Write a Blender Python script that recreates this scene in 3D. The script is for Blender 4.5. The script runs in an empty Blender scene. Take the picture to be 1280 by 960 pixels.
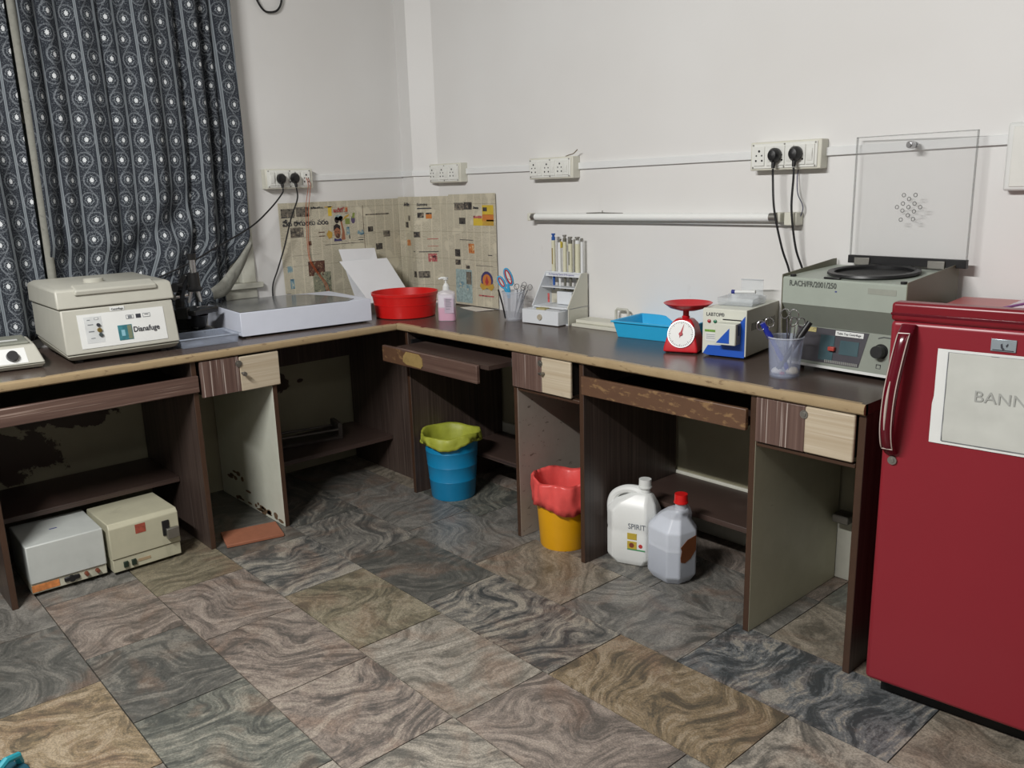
import bpy, bmesh, math, random
from mathutils import Vector, Matrix, noise
random.seed(7)
PI = math.pi
scn = bpy.context.scene
C = scn.collection

# ------------------------------------------------------------------ camera, world, lights, exposure
cam_d = bpy.data.cameras.new('camera')
cam = bpy.data.objects.new('camera', cam_d); C.objects.link(cam)
cam_d.sensor_width = 36.0
cam_d.lens = 1057.18 * 36.0 / 1280.0
cam_d.clip_start = 0.05
yaw, pitch, roll = math.radians(48.4703), math.radians(13.1688), math.radians(-1.6585)
fw = Vector((-math.sin(yaw)*math.cos(pitch), math.cos(yaw)*math.cos(pitch), -math.sin(pitch)))
r0 = Vector((math.cos(yaw), math.sin(yaw), 0)); u0 = r0.cross(fw)
rt = math.cos(roll)*r0 + math.sin(roll)*u0
up = -math.sin(roll)*r0 + math.cos(roll)*u0
R3 = Matrix((rt, up, -fw)).transposed()
cam.matrix_world = Matrix.Translation((3.5703, -2.5647, 1.3197)) @ R3.to_4x4()
scn.camera = cam

world = bpy.data.worlds.new('world'); scn.world = world; world.use_nodes = True
world.node_tree.nodes['Background'].inputs[0].default_value = (0.02, 0.025, 0.035, 1)
world.node_tree.nodes['Background'].inputs[1].default_value = 1.0

def area(name, loc, rot, sx, sy, power, col):
    l = bpy.data.lights.new(name, 'AREA'); l.shape = 'RECTANGLE'; l.size = sx; l.size_y = sy
    l.energy = power; l.color = col
    o = bpy.data.objects.new(name, l); C.objects.link(o); o.location = loc; o.rotation_euler = rot
    return o
# the room's tube light, behind and left of the camera, high up
area('ceiling_tube_light', (2.05, -3.2, 2.55), (math.radians(28), 0, 0), 1.2, 0.06, 110, (1.0, 0.985, 0.962))
# a second, weaker tube further back in the room
area('rear_tube_light', (4.2, -2.9, 2.6), (math.radians(10), math.radians(25), 0), 0.1, 1.1, 6, (1.0, 0.985, 0.962))
scn.view_settings.view_transform = 'Standard'
scn.view_settings.look = 'None'
scn.view_settings.gamma = 1.0
scn.view_settings.exposure = 0.0
scn.view_settings.use_curve_mapping = False

# ------------------------------------------------------------------ materials
def lin(c):
    return tuple(((v/255.0)/12.92 if v/255.0 <= .04045 else ((v/255.0+.055)/1.055)**2.4) for v in c[:3])
def nodes(name):
    m = bpy.data.materials.new(name); m.use_nodes = True
    nt = m.node_tree
    return m, nt, nt.nodes['Principled BSDF']
def N(nt, t, **kw):
    n = nt.nodes.new(t)
    for k, v in kw.items(): setattr(n, k, v)
    return n
def setin(nt, sock, v):
    if isinstance(v, bpy.types.NodeSocket): nt.links.new(v, sock)
    elif v is not None: sock.default_value = v
def math_(nt, op, a, b=None, c=None, clamp=False):
    n = N(nt, 'ShaderNodeMath', operation=op, use_clamp=clamp)
    setin(nt, n.inputs[0], a); setin(nt, n.inputs[1], b)
    if c is not None: setin(nt, n.inputs[2], c)
    return n.outputs[0]
def mix(nt, f, a, b):
    n = N(nt, 'ShaderNodeMix', data_type='RGBA')
    setin(nt, n.inputs[0], f)
    for s, v in ((n.inputs[6], a), (n.inputs[7], b)):
        if isinstance(v, tuple) and len(v) == 3: v = v + (1,)
        setin(nt, s, v)
    return n.outputs[2]
def pos(nt, scale=(1,1,1), obj=False):
    if obj: src = N(nt, 'ShaderNodeTexCoord').outputs['Object']
    else: src = N(nt, 'ShaderNodeNewGeometry').outputs['Position']
    mp = N(nt, 'ShaderNodeMapping'); nt.links.new(src, mp.inputs[0]); mp.inputs['Scale'].default_value = scale
    return mp.outputs[0]
def noise_(nt, vec, scale=5., detail=3., rough=.5, dist=0., out=0):
    n = N(nt, 'ShaderNodeTexNoise'); nt.links.new(vec, n.inputs['Vector'])
    n.inputs['Scale'].default_value = scale; n.inputs['Detail'].default_value = detail
    n.inputs['Roughness'].default_value = rough; n.inputs['Distortion'].default_value = dist
    return n.outputs[out]
def step(nt, v, lo, hi):
    n = N(nt, 'ShaderNodeMapRange'); setin(nt, n.inputs[0], v)
    n.inputs[1].default_value = lo; n.inputs[2].default_value = hi
    return n.outputs[0]
def bump(nt, b, h, strength=.2, dist=.002):
    n = N(nt, 'ShaderNodeBump'); n.inputs['Strength'].default_value = strength; n.inputs['Distance'].default_value = dist
    nt.links.new(h, n.inputs['Height']); nt.links.new(n.outputs[0], b.inputs['Normal'])
CACHE = {}
def mat(name, col, rough=.5, metal=0., var=.10, scale=14., alpha=1., emit=0., spec=.5, trans=0., bmp=0., dirt=0.):
    if name in CACHE: return CACHE[name]
    m, nt, b = nodes(name); c = lin(col)
    p = pos(nt, obj=True)
    n = noise_(nt, p, scale, 4., .6)
    f = step(nt, n, .3, .7)
    base = mix(nt, f, tuple(x*(1-var) for x in c), tuple(min(1, x*(1+var)) for x in c))
    if dirt:
        d = step(nt, noise_(nt, p, scale*.6, 5., .7, .5), .58, .75)
        base = mix(nt, math_(nt, 'MULTIPLY', d, dirt), base, tuple(x*.35 for x in c))
    nt.links.new(base, b.inputs['Base Color'])
    b.inputs['Roughness'].default_value = rough; b.inputs['Metallic'].default_value = metal
    b.inputs['Specular IOR Level'].default_value = spec
    if alpha < 1: b.inputs['Alpha'].default_value = alpha
    if trans: b.inputs['Transmission Weight'].default_value = trans; b.inputs['IOR'].default_value = 1.45
    if emit:
        b.inputs['Emission Color'].default_value = c + (1,); b.inputs['Emission Strength'].default_value = emit
    if bmp: bump(nt, b, noise_(nt, p, scale*8, 3.), bmp, .001)
    CACHE[name] = m
    return m

def wall_mat(name, right):
    m, nt, b = nodes(name)
    g = pos(nt); sep = N(nt, 'ShaderNodeSeparateXYZ'); nt.links.new(g, sep.inputs[0])
    z = sep.outputs[2]; h = sep.outputs[0] if right else sep.outputs[1]
    paint = mix(nt, step(nt, noise_(nt, g, 1.3, 3.), .35, .7), lin((221,220,218)), lin((228,228,227)))
    # grey smudges and scuffs
    sm = step(nt, noise_(nt, pos(nt, (1,1,.5)), 7, 4., .6, 1.), .66, .8)
    low = step(nt, z, 1.6, 1.0)
    paint = mix(nt, math_(nt, 'MULTIPLY', math_(nt, 'MULTIPLY', sm, low), .35), paint, lin((190,186,178)))
    # cream wall colour below the worktop, darkened to paint in shade, with flaked brown patches
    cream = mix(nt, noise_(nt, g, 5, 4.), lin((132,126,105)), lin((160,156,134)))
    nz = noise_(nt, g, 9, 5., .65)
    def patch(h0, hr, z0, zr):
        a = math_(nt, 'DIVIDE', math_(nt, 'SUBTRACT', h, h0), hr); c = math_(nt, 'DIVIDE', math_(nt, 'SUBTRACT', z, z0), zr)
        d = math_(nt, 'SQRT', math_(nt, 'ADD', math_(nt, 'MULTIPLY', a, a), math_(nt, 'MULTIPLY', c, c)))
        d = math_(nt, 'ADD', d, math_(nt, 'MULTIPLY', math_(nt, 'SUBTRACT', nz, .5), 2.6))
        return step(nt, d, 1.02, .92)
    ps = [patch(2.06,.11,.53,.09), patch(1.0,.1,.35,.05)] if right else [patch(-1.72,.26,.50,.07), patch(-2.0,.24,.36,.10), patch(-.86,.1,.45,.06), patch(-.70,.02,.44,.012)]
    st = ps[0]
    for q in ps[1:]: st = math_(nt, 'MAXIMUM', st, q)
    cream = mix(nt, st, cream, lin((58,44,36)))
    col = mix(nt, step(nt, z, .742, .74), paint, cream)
    nt.links.new(col, b.inputs['Base Color'])
    b.inputs['Roughness'].default_value = .45
    b.inputs['Specular IOR Level'].default_value = .35
    bump(nt, b, noise_(nt, g, 60, 4.), .12, .002)
    return m

def laminate(name, base, streak, dark, amount=.5, horizontal=False, rough=.4, axis=None):
    """printed wood-grain laminate: thin streaks along z (or along the wall)"""
    m, nt, b = nodes(name)
    sc = (90, 90, 1.0) if not horizontal else (1.2, 1.2, 90)
    v = pos(nt, sc)
    n1 = noise_(nt, v, 1.0, 2., .5); n2 = noise_(nt, pos(nt, tuple(s*2.3 for s in sc)), 1.0, 2., .6)
    col = mix(nt, step(nt, n1, .3, .7), lin(dark), lin(base))
    col = mix(nt, math_(nt, 'MULTIPLY', step(nt, n2, .60, .72), amount), col, lin(streak))
    wear = step(nt, noise_(nt, pos(nt), 14, 5., .7), .64, .74)
    col = mix(nt, math_(nt, 'MULTIPLY', wear, .35), col, tuple(x*.6 for x in lin(base)))
    nt.links.new(col, b.inputs['Base Color']); b.inputs['Roughness'].default_value = rough
    bump(nt, b, n2, .08, .001)
    return m

def worn_wood(name, a, c, chips, rough=.45, amt=.6, lo=.56, hi=.64):
    m, nt, b = nodes(name)
    v = pos(nt, (1,1,1))
    col = mix(nt, noise_(nt, v, 18, 4., .6), lin(a), lin(c))
    col = mix(nt, math_(nt, 'MULTIPLY', step(nt, noise_(nt, pos(nt,(1,1,2.5)), 22, 5., .65), lo, hi), amt), col, lin(chips))
    nt.links.new(col, b.inputs['Base Color']); b.inputs['Roughness'].default_value = rough
    bump(nt, b, noise_(nt, v, 60, 3.), .15, .001)
    return m

def granite():
    """swirled granite; the tile's own colour and contrast come from the object's colour"""
    m, nt, b = nodes('swirled_granite')
    oi = N(nt, 'ShaderNodeObjectInfo')
    g = N(nt, 'ShaderNodeNewGeometry').outputs['Position']
    rot = N(nt, 'ShaderNodeVectorRotate', rotation_type='Z_AXIS')
    off = N(nt, 'ShaderNodeVectorMath', operation='SCALE'); off.inputs[0].default_value = (17, 31, 11)
    nt.links.new(oi.outputs['Random'], off.inputs['Scale'])
    ad = N(nt, 'ShaderNodeVectorMath', operation='ADD'); nt.links.new(g, ad.inputs[0]); nt.links.new(off.outputs[0], ad.inputs[1])
    nt.links.new(ad.outputs[0], rot.inputs['Vector'])
    nt.links.new(math_(nt, 'MULTIPLY', oi.outputs['Random'], 2.4), rot.inputs['Angle'])
    warp = N(nt, 'ShaderNodeTexNoise'); nt.links.new(rot.outputs[0], warp.inputs['Vector'])
    warp.inputs['Scale'].default_value = 3.4; warp.inputs['Detail'].default_value = 1.5
    w2 = N(nt, 'ShaderNodeVectorMath', operation='SCALE'); nt.links.new(warp.outputs['Color'], w2.inputs[0]); w2.inputs['Scale'].default_value = .55
    ad2 = N(nt, 'ShaderNodeVectorMath', operation='ADD'); nt.links.new(rot.outputs[0], ad2.inputs[0]); nt.links.new(w2.outputs[0], ad2.inputs[1])
    st = N(nt, 'ShaderNodeMapping'); nt.links.new(ad2.outputs[0], st.inputs[0]); st.inputs['Scale'].default_value = (2.4, 17, 5)
    bands = noise_(nt, st.outputs[0], 1.5, 10., .74)
    iso = noise_(nt, ad.outputs[0], 34, 6., .75)
    bands = math_(nt, 'ADD', bands, math_(nt, 'MULTIPLY', math_(nt, 'SUBTRACT', iso, .5), .30))
    fine = noise_(nt, st.outputs[0], 7.0, 6., .75)
    grain = noise_(nt, ad.outputs[0], 210, 2., .6)
    base = oi.outputs['Color']
    br = N(nt, 'ShaderNodeHueSaturation'); nt.links.new(base, br.inputs['Color']); br.inputs['Value'].default_value = 1.45; br.inputs['Saturation'].default_value = .8
    dk = mix(nt, .62, base, lin((50,53,50)))
    f = step(nt, bands, .38, .62)
    col = mix(nt, f, dk, br.outputs[0])
    col = mix(nt, math_(nt, 'MULTIPLY', step(nt, fine, .44, .62), .45), col, base)
    pinkf = step(nt, noise_(nt, ad.outputs[0], 5, 3., .6, .8), .5, .68)
    col = mix(nt, math_(nt, 'MULTIPLY', pinkf, .4), col, lin((142,112,92)))
    vein = step(nt, math_(nt, 'ABSOLUTE', math_(nt, 'SUBTRACT', bands, .47)), .013, .0)
    vein = math_(nt, 'MULTIPLY', vein, step(nt, noise_(nt, ad.outputs[0], 4, 3.), .45, .6))
    vein = math_(nt, 'MULTIPLY', vein, math_(nt, 'ADD', oi.outputs['Alpha'], .1))
    col = mix(nt, vein, col, lin((40,40,42)))
    # high-contrast slabs: extra pale and dark bands driven by the alpha channel
    hc = math_(nt, 'MULTIPLY', oi.outputs['Alpha'], step(nt, bands, .53, .57))
    col = mix(nt, math_(nt, 'MULTIPLY', hc, .6), col, lin((178,170,154)))
    lc = math_(nt, 'MULTIPLY', oi.outputs['Alpha'], step(nt, bands, .47, .42))
    col = mix(nt, math_(nt, 'MULTIPLY', lc, .75), col, lin((56,62,66)))
    col = mix(nt, math_(nt, 'MULTIPLY', step(nt, grain, .40, .62), .42), col, tuple(x for x in lin((60,58,54))))
    dirt = step(nt, noise_(nt, g, 16, 5., .7, 1.), .70, .76)
    col = mix(nt, math_(nt, 'MULTIPLY', dirt, .5), col, lin((46,40,34)))
    nt.links.new(col, b.inputs['Base Color'])
    b.inputs['Specular IOR Level'].default_value = .45
    r = step(nt, noise_(nt, g, 9, 4.), .2, .8)
    nt.links.new(math_(nt, 'ADD', math_(nt, 'MULTIPLY', r, .18), .28), b.inputs['Roughness'])
    bump(nt, b, fine, .05, .001)
    return m

def curtain_mat():
    m, nt, b = nodes('printed_curtain_cloth')
    uv = N(nt, 'ShaderNodeTexCoord').outputs['UV']
    sp = N(nt, 'ShaderNodeSeparateXYZ'); nt.links.new(uv, sp.inputs[0])
    u, v = sp.outputs[0], sp.outputs[1]
    P, Q = .082, .150
    f = math_(nt, 'FRACT', math_(nt, 'DIVIDE', u, P))
    t = math_(nt, 'FRACT', math_(nt, 'DIVIDE', v, Q))
    dark = mix(nt, noise_(nt, uv, 300, 2.), lin((34,38,44)), lin((58,62,70)))
    lite = lin((136,142,148)); pale = lin((215,219,222))
    col = dark
    # vine rope: serpentine line
    sn = math_(nt, 'MULTIPLY', math_(nt, 'SINE', math_(nt, 'MULTIPLY', t, 2*PI)), .24)
    vine = math_(nt, 'ABSOLUTE', math_(nt, 'ADD', math_(nt, 'SUBTRACT', f, .55), sn))
    dots = step(nt, noise_(nt, uv, 260, 2., .6), .42, .6)
    # blossoms: concentric rings around a pale heart, alternating sides
    def blossom(tc, xo):
        dx = math_(nt, 'MULTIPLY', math_(nt, 'SUBTRACT', f, .55+xo), P)
        dy = math_(nt, 'MULTIPLY', math_(nt, 'SUBTRACT', t, tc), Q)
        d = math_(nt, 'SQRT', math_(nt, 'ADD', math_(nt, 'MULTIPLY', dx, dx), math_(nt, 'MULTIPLY', dy, dy)))
        ang = math_(nt, 'ARCTAN2', dy, dx)
        pet = math_(nt, 'MULTIPLY', math_(nt, 'SINE', math_(nt, 'MULTIPLY', ang, 7.)), .0016)
        heart = step(nt, math_(nt, 'ADD', math_(nt, 'ADD', d, pet), math_(nt, 'MULTIPLY', math_(nt, 'ABSOLUTE', dx), .35)), .0105, .0085)
        r1 = step(nt, math_(nt, 'ABSOLUTE', math_(nt, 'SUBTRACT', math_(nt, 'ADD', d, pet), .0150)), .0024, .0010)
        r2 = step(nt, math_(nt, 'ABSOLUTE', math_(nt, 'SUBTRACT', d, .0285)), .0032, .0018)
        return heart, r1, r2
    h1, a1, b1 = blossom(.25, .10); h2, a2, b2 = blossom(.75, -.10)
    rings = math_(nt, 'MAXIMUM', a1, a2); outer = math_(nt, 'MAXIMUM', b1, b2); heart = math_(nt, 'MAXIMUM', h1, h2)
    spk = step(nt, noise_(nt, uv, 190, 3., .7), .52, .60)
    fl_ = math_(nt, 'MULTIPLY', step(nt, math_(nt, 'ABSOLUTE', math_(nt, 'SUBTRACT', f, .56)), .44, .30), spk)
    col = mix(nt, math_(nt, 'MULTIPLY', fl_, .45), col, lin((140,147,154)))
    col = mix(nt, math_(nt, 'MULTIPLY', outer, math_(nt, 'ADD', math_(nt, 'MULTIPLY', dots, .45), .2)), col, lite)
    col = mix(nt, math_(nt, 'MULTIPLY', step(nt, vine, .05, .03), math_(nt, 'ADD', math_(nt, 'MULTIPLY', dots, .5), .15)), col, lite)
    col = mix(nt, math_(nt, 'MULTIPLY', math_(nt, 'MULTIPLY', rings, dots), .85), col, lin((165,172,178)))
    col = mix(nt, heart, col, pale)
    # woven stripe
    s = math_(nt, 'MULTIPLY', step(nt, f, .13, .115), math_(nt, 'ADD', math_(nt, 'MULTIPLY', step(nt, math_(nt,'ABSOLUTE', math_(nt,'SUBTRACT', f, .06)), .02, .03), .35), .45))
    col = mix(nt, s, col, lin((150,158,164)))
    nt.links.new(col, b.inputs['Base Color'])
    b.inputs['Roughness'].default_value = .85; b.inputs['Specular IOR Level'].default_value = .15
    bump(nt, b, noise_(nt, uv, 500, 2.), .2, .0005)
    return m

def newsprint():
    m, nt, b = nodes('newsprint')
    uv = N(nt, 'ShaderNodeTexCoord').outputs['UV']
    sp = N(nt, 'ShaderNodeSeparateXYZ'); nt.links.new(uv, sp.inputs[0])
    u, v = sp.outputs[0], sp.outputs[1]
    paper = mix(nt, noise_(nt, uv, 6, 4., .6), lin((186,179,158)), lin((216,210,190)))
    cols = math_(nt, 'FRACT', math_(nt, 'DIVIDE', u, .052))
    incol = math_(nt, 'MULTIPLY', step(nt, cols, .05, .07), step(nt, cols, .95, .93))
    line = step(nt, math_(nt, 'ABSOLUTE', math_(nt, 'SUBTRACT', math_(nt, 'FRACT', math_(nt, 'DIVIDE', v, .0042)), .5)), .30, .20)
    mp = N(nt, 'ShaderNodeMapping'); nt.links.new(uv, mp.inputs[0]); mp.inputs['Scale'].default_value = (420, 240, 1)
    glyph = step(nt, noise_(nt, mp.outputs[0], 1., 1.), .42, .55)
    blocks = step(nt, noise_(nt, uv, 11, 1.), .36, .40)
    f = math_(nt, 'MULTIPLY', math_(nt, 'MULTIPLY', incol, line), math_(nt, 'MULTIPLY', glyph, blocks))
    col = mix(nt, math_(nt, 'MULTIPLY', f, .72), paper, lin((96,92,80)))
    rule = step(nt, math_(nt, 'ABSOLUTE', math_(nt, 'SUBTRACT', math_(nt, 'FRACT', math_(nt, 'DIVIDE', v, .131)), .5)), .012, .008)
    col = mix(nt, math_(nt, 'MULTIPLY', rule, .3), col, lin((90,84,72)))
    nt.links.new(col, b.inputs['Base Color']); b.inputs['Roughness'].default_value = .8; b.inputs['Specular IOR Level'].default_value = .2
    bump(nt, b, noise_(nt, uv, 9, 3.), .35, .006)
    return m
def printed(name, cols, scale=60.):
    """halftone picture: blotches of a few ink colours"""
    m, nt, b = nodes(name)
    p = pos(nt)
    n = noise_(nt, p, scale, 3., .6)
    cr = N(nt, 'ShaderNodeValToRGB'); nt.links.new(n, cr.inputs[0]); cr.color_ramp.interpolation = 'CONSTANT'
    cr.color_ramp.elements[0].color = lin(cols[0]) + (1,); cr.color_ramp.elements[0].position = 0
    cr.color_ramp.elements[1].color = lin(cols[-1]) + (1,); cr.color_ramp.elements[1].position = .60
    for i, c in enumerate(cols[1:-1]):
        e = cr.color_ramp.elements.new(.42 + i*.09); e.color = lin(c) + (1,)
    nt.links.new(cr.outputs[0], b.inputs['Base Color']); b.inputs['Roughness'].default_value = .75
    return m

W = {}
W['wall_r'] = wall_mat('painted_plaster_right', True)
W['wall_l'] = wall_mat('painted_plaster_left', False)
W['plain'] = mat('painted_plaster', (170,168,163), .6, var=.03, scale=2)
W['skirt'] = mat('white_gloss_skirting', (205,204,192), .35, var=.06, dirt=.3)
W['granite'] = granite()
W['grout'] = mat('dark_grout', (58,54,48), .9)
W['curtain'] = curtain_mat()
W['hem'] = mat('pale_curtain_lining', (140,140,132), .9, scale=60, dirt=.6)
W['news'] = newsprint()
W['brown'] = laminate('brown_streaked_laminate', (80,67,61), (134,120,112), (54,44,40), .35)
W['brownin'] = laminate('brown_laminate_horizontal', (78,62,56), (122,106,98), (53,42,38), .25, True)
W['veneer'] = laminate('reddish_veneer_white_streaks', (108,86,78), (206,194,186), (84,64,58), .9)
W['veneerh'] = laminate('reddish_veneer_horizontal', (104,82,73), (180,160,148), (82,62,55), .5, True)
W['blond'] = laminate('blond_wood_veneer', (196,184,162), (216,207,192), (178,162,138), .5, True)
W['cream'] = worn_wood('cream_painted_board', (178,176,152), (196,194,172), (110,90,66), .5, .5, .70, .76)
W['creamw'] = worn_wood('white_painted_board_flaked', (188,190,176), (206,208,196), (110,84,60), .5, .5, .70, .74)
W['greyd'] = worn_wood('grey_painted_board_marked', (150,140,130), (168,158,148), (70,52,44), .5, .7, .63, .67)
W['bead'] = worn_wood('brown_edge_bead', (58,40,30), (74,52,38), (120,86,56), .4, .5, .68, .74)
W['trayR'] = worn_wood('worn_brown_tray_front', (84,60,46), (104,76,56), (146,116,80), .45, .7, .55, .62)
W['top'] = worn_wood('dark_brown_worktop_laminate', (74,62,56), (84,71,64), (66,55,50), .27, .5)
W['lip'] = worn_wood('worn_blond_edge_trim', (150,129,98), (170,150,117), (100,78,56), .4, .6, .60, .66)
W['dark'] = mat('dark_void_board', (30,24,20), .8)

# ------------------------------------------------------------------ mesh helpers
class MB:
    def __init__(s): s.v = []; s.f = []; s.mi = []; s.uv = None
    def add(s, vs, fs, mi=0):
        k = len(s.v); s.v += [tuple(v) for v in vs]; s.f += [tuple(i+k for i in f) for f in fs]; s.mi += [mi]*len(fs); return s
    def box(s, x0, y0, z0, x1, y1, z1, mi=0, face=None):
        vs = [(x0,y0,z0),(x1,y0,z0),(x1,y1,z0),(x0,y1,z0),(x0,y0,z1),(x1,y0,z1),(x1,y1,z1),(x0,y1,z1)]
        fs = [(0,3,2,1),(4,5,6,7),(0,1,5,4),(1,2,6,5),(2,3,7,6),(3,0,4,7)]  # -z +z -y +x +y -x
        s.add(vs, fs, mi)
        if face:
            for k, m in face.items(): s.mi[len(s.mi)-6+['-z','+z','-y','+x','+y','-x'].index(k)] = m
        return s
    def prism(s, poly, a, b, plane='xz', mi=0):
        """poly of 2-D points extruded along the third axis from a to b"""
        n = len(poly)
        def P(p, t):
            if plane == 'xz': return (p[0], t, p[1])
            if plane == 'yz': return (t, p[0], p[1])
            return (p[0], p[1], t)
        vs = [P(p, a) for p in poly] + [P(p, b) for p in poly]
        fs = [tuple(range(n-1,-1,-1)), tuple(range(n, 2*n))] + [(i,(i+1)%n,n+(i+1)%n,n+i) for i in range(n)]
        return s.add(vs, fs, mi)
    def loft(s, rings, cap=True, mi=0):
        n = len(rings[0]); vs = [p for r in rings for p in r]; fs = []
        for j in range(len(rings)-1):
            for i in range(n): fs.append((j*n+i, j*n+(i+1)%n, (j+1)*n+(i+1)%n, (j+1)*n+i))
        if cap: fs.append(tuple(range(n-1,-1,-1))); fs.append(tuple((len(rings)-1)*n+i for i in range(n)))
        return s.add(vs, fs, mi)
    def lathe(s, prof, cx=0, cy=0, n=28, cap=True, mi=0, wob=None, sx=1, sy=1):
        rings = []
        for k, (r, z) in enumerate(prof):
            ring = []
            for i in range(n):
                a = 2*PI*i/n; rr, zz = r, z
                if wob: rr, zz = wob(k, a, r, z)
                ring.append((cx+rr*math.cos(a)*sx, cy+rr*math.sin(a)*sy, zz))
            rings.append(ring)
        return s.loft(rings, cap, mi)
    def cyl(s, p, q, r0, r1=None, n=20, mi=0):
        p, q = Vector(p), Vector(q); r1 = r0 if r1 is None else r1
        d = (q-p).normalized(); a = d.orthogonal().normalized(); b = d.cross(a)
        rings = [[tuple(c + r*(math.cos(2*PI*i/n)*a + math.sin(2*PI*i/n)*b)) for i in range(n)] for c, r in ((p, r0), (q, r1))]
        return s.loft(rings, True, mi)
    def tube(s, pts, r, n=8, mi=0, closed=False):
        pts = [Vector(p) for p in pts]; m = len(pts); rings = []; ref = None
        for i, p in enumerate(pts):
            if closed: d = pts[(i+1)%m]-pts[i-1]
            else: d = pts[min(i+1,m-1)]-pts[max(i-1,0)]
            d.normalize()
            a = (ref - d*ref.dot(d)) if ref is not None else d.orthogonal()
            if a.length < 1e-5: a = d.orthogonal()
            a.normalize(); ref = a; b = d.cross(a)
            rr = r[i] if isinstance(r, (list, tuple)) else r
            rings.append([tuple(p + rr*(math.cos(2*PI*k/n)*a + math.sin(2*PI*k/n)*b)) for k in range(n)])
        if closed: rings.append(rings[0]); return s.loft(rings, False, mi)
        return s.loft(rings, True, mi)
    def build(s, name, m, parent=None, bev=0, seg=2, smooth=False, world=False, loc=None, rot=None, ang=35):
        me = bpy.data.meshes.new(name)
        vs = s.v
        if world and parent is not None:
            L = parent.location; vs = [(x-L.x, y-L.y, z-L.z) for x, y, z in vs]
        elif world and loc is not None:
            vs = [(x-loc[0], y-loc[1], z-loc[2]) for x, y, z in vs]
        me.from_pydata(vs, [], s.f)
        for mm in (m if isinstance(m, (list, tuple)) else [m]): me.materials.append(mm)
        for p, k in zip(me.polygons, s.mi): p.material_index = k
        bm = bmesh.new(); bm.from_mesh(me)
        bmesh.ops.recalc_face_normals(bm, faces=bm.faces)
        bm.to_mesh(me); bm.free()
        if s.uv:
            ul = me.uv_layers.new(name='UVMap')
            for lp in me.loops: ul.data[lp.index].uv = s.uv[lp.vertex_index]
        if smooth:
            me.polygons.foreach_set('use_smooth', [True]*len(me.polygons)); me.set_sharp_from_angle(angle=math.radians(ang))
        me.update()
        o = bpy.data.objects.new(name, me); C.objects.link(o)
        if parent is not None: o.parent = parent
        if loc is not None: o.location = loc
        if rot is not None: o.rotation_euler = rot
        if bev:
            b = o.modifiers.new('bevel', 'BEVEL'); b.width = bev; b.segments = seg; b.limit_method = 'ANGLE'; b.angle_limit = math.radians(30)
            b.harden_normals = False
            if not smooth:
                me.polygons.foreach_set('use_smooth', [True]*len(me.polygons)); me.set_sharp_from_angle(angle=math.radians(30))
        return o
def tag(o, label, cat, group=None):
    o['label'] = label; o['category'] = cat
    if group: o['group'] = group
    return o
def thing(name, label, cat, loc=(0,0,0), rz=0, group=None):
    o = bpy.data.objects.new(name, None); C.objects.link(o); o.empty_display_size = .05
    o.location = loc; o.rotation_euler = (0, 0, math.radians(rz))
    return tag(o, label, cat, group)
def struct(name, mb, m, **kw):
    o = mb.build(name, m, **kw); o['kind'] = 'structure'; return o
def lab(o, t): o['label'] = t; return o
def text(name, s, m, parent, loc, size, rot=(PI/2,0,0), ext=.0003, sx=1.0, shear=0., align='LEFT', bold=0.):
    cu = bpy.data.curves.new(name, 'FONT'); cu.body = s; cu.size = size; cu.extrude = ext; cu.align_x = align; cu.shear = shear; cu.offset = bold
    cu.resolution_u = 3
    tmp = bpy.data.objects.new(name, cu); C.objects.link(tmp)
    dg = bpy.context.evaluated_depsgraph_get()
    me = bpy.data.meshes.new_from_object(tmp.evaluated_get(dg))
    bpy.data.objects.remove(tmp)
    me.materials.clear(); me.materials.append(m)
    o = bpy.data.objects.new(name, me); C.objects.link(o); o.parent = parent
    o.location = loc; o.rotation_euler = rot; o.scale = (sx, 1, 1)
    return o
def spline(pts, n=10):
    """Catmull-Rom through the points"""
    P = [Vector(p) for p in pts]; P = [2*P[0]-P[1]] + P + [2*P[-1]-P[-2]]; out = []
    for i in range(1, len(P)-2):
        a, b, c, d = P[i-1:i+3]
        for k in range(n):
            t = k/n
            out.append(.5*((2*b)+(c-a)*t+(2*a-5*b+4*c-d)*t*t+(3*b-a-3*c+d)*t**3))
    out.append(P[-2]); return out

black = mat('black_plastic', (24,24,26), .4)
chrome = mat('chrome_metal', (190,190,192), .25, metal=1)
steel = mat('dull_steel', (150,148,142), .45, metal=.9)
white = mat('white_plastic', (222,224,222), .4, var=.03)
ink = mat('dark_ink', (50,52,60), .7)
inkf = mat('faded_ink', (120,124,128), .8)
WX = -0.07     # plane of the left wall

# ------------------------------------------------------------------ room
RX, RY, RZ = 4.75, -4.6, 2.95
m = MB()                                   # left wall, with the window opening
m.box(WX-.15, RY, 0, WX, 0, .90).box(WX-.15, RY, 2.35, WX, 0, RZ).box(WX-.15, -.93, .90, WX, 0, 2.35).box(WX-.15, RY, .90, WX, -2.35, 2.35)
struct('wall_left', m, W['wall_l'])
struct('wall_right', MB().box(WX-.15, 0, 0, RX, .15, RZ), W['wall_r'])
struct('wall_back', MB().box(RX, RY, 0, RX+.15, .15, RZ), W['plain'])
struct('wall_front', MB().box(WX-.15, RY-.15, 0, RX+.15, RY, RZ), W['plain'])
struct('ceiling', MB().box(WX-.15, RY-.15, RZ, RX+.15, .15, RZ+.1), W['plain'])
struct('trim_1', MB().prism([(WX,0),(WX,-.037),(.08,-.078),(.177,0)], 0, RZ, 'xy'), W['wall_r'])
struct('baseboard_right', MB().box(.18, -.012, 0, 3.4, 0, .222), W['skirt'], bev=.003)
fl = struct('floor', MB().box(WX-.15, RY-.15, -.06, RX+.15, .15, -.006), W['grout'])

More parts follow.
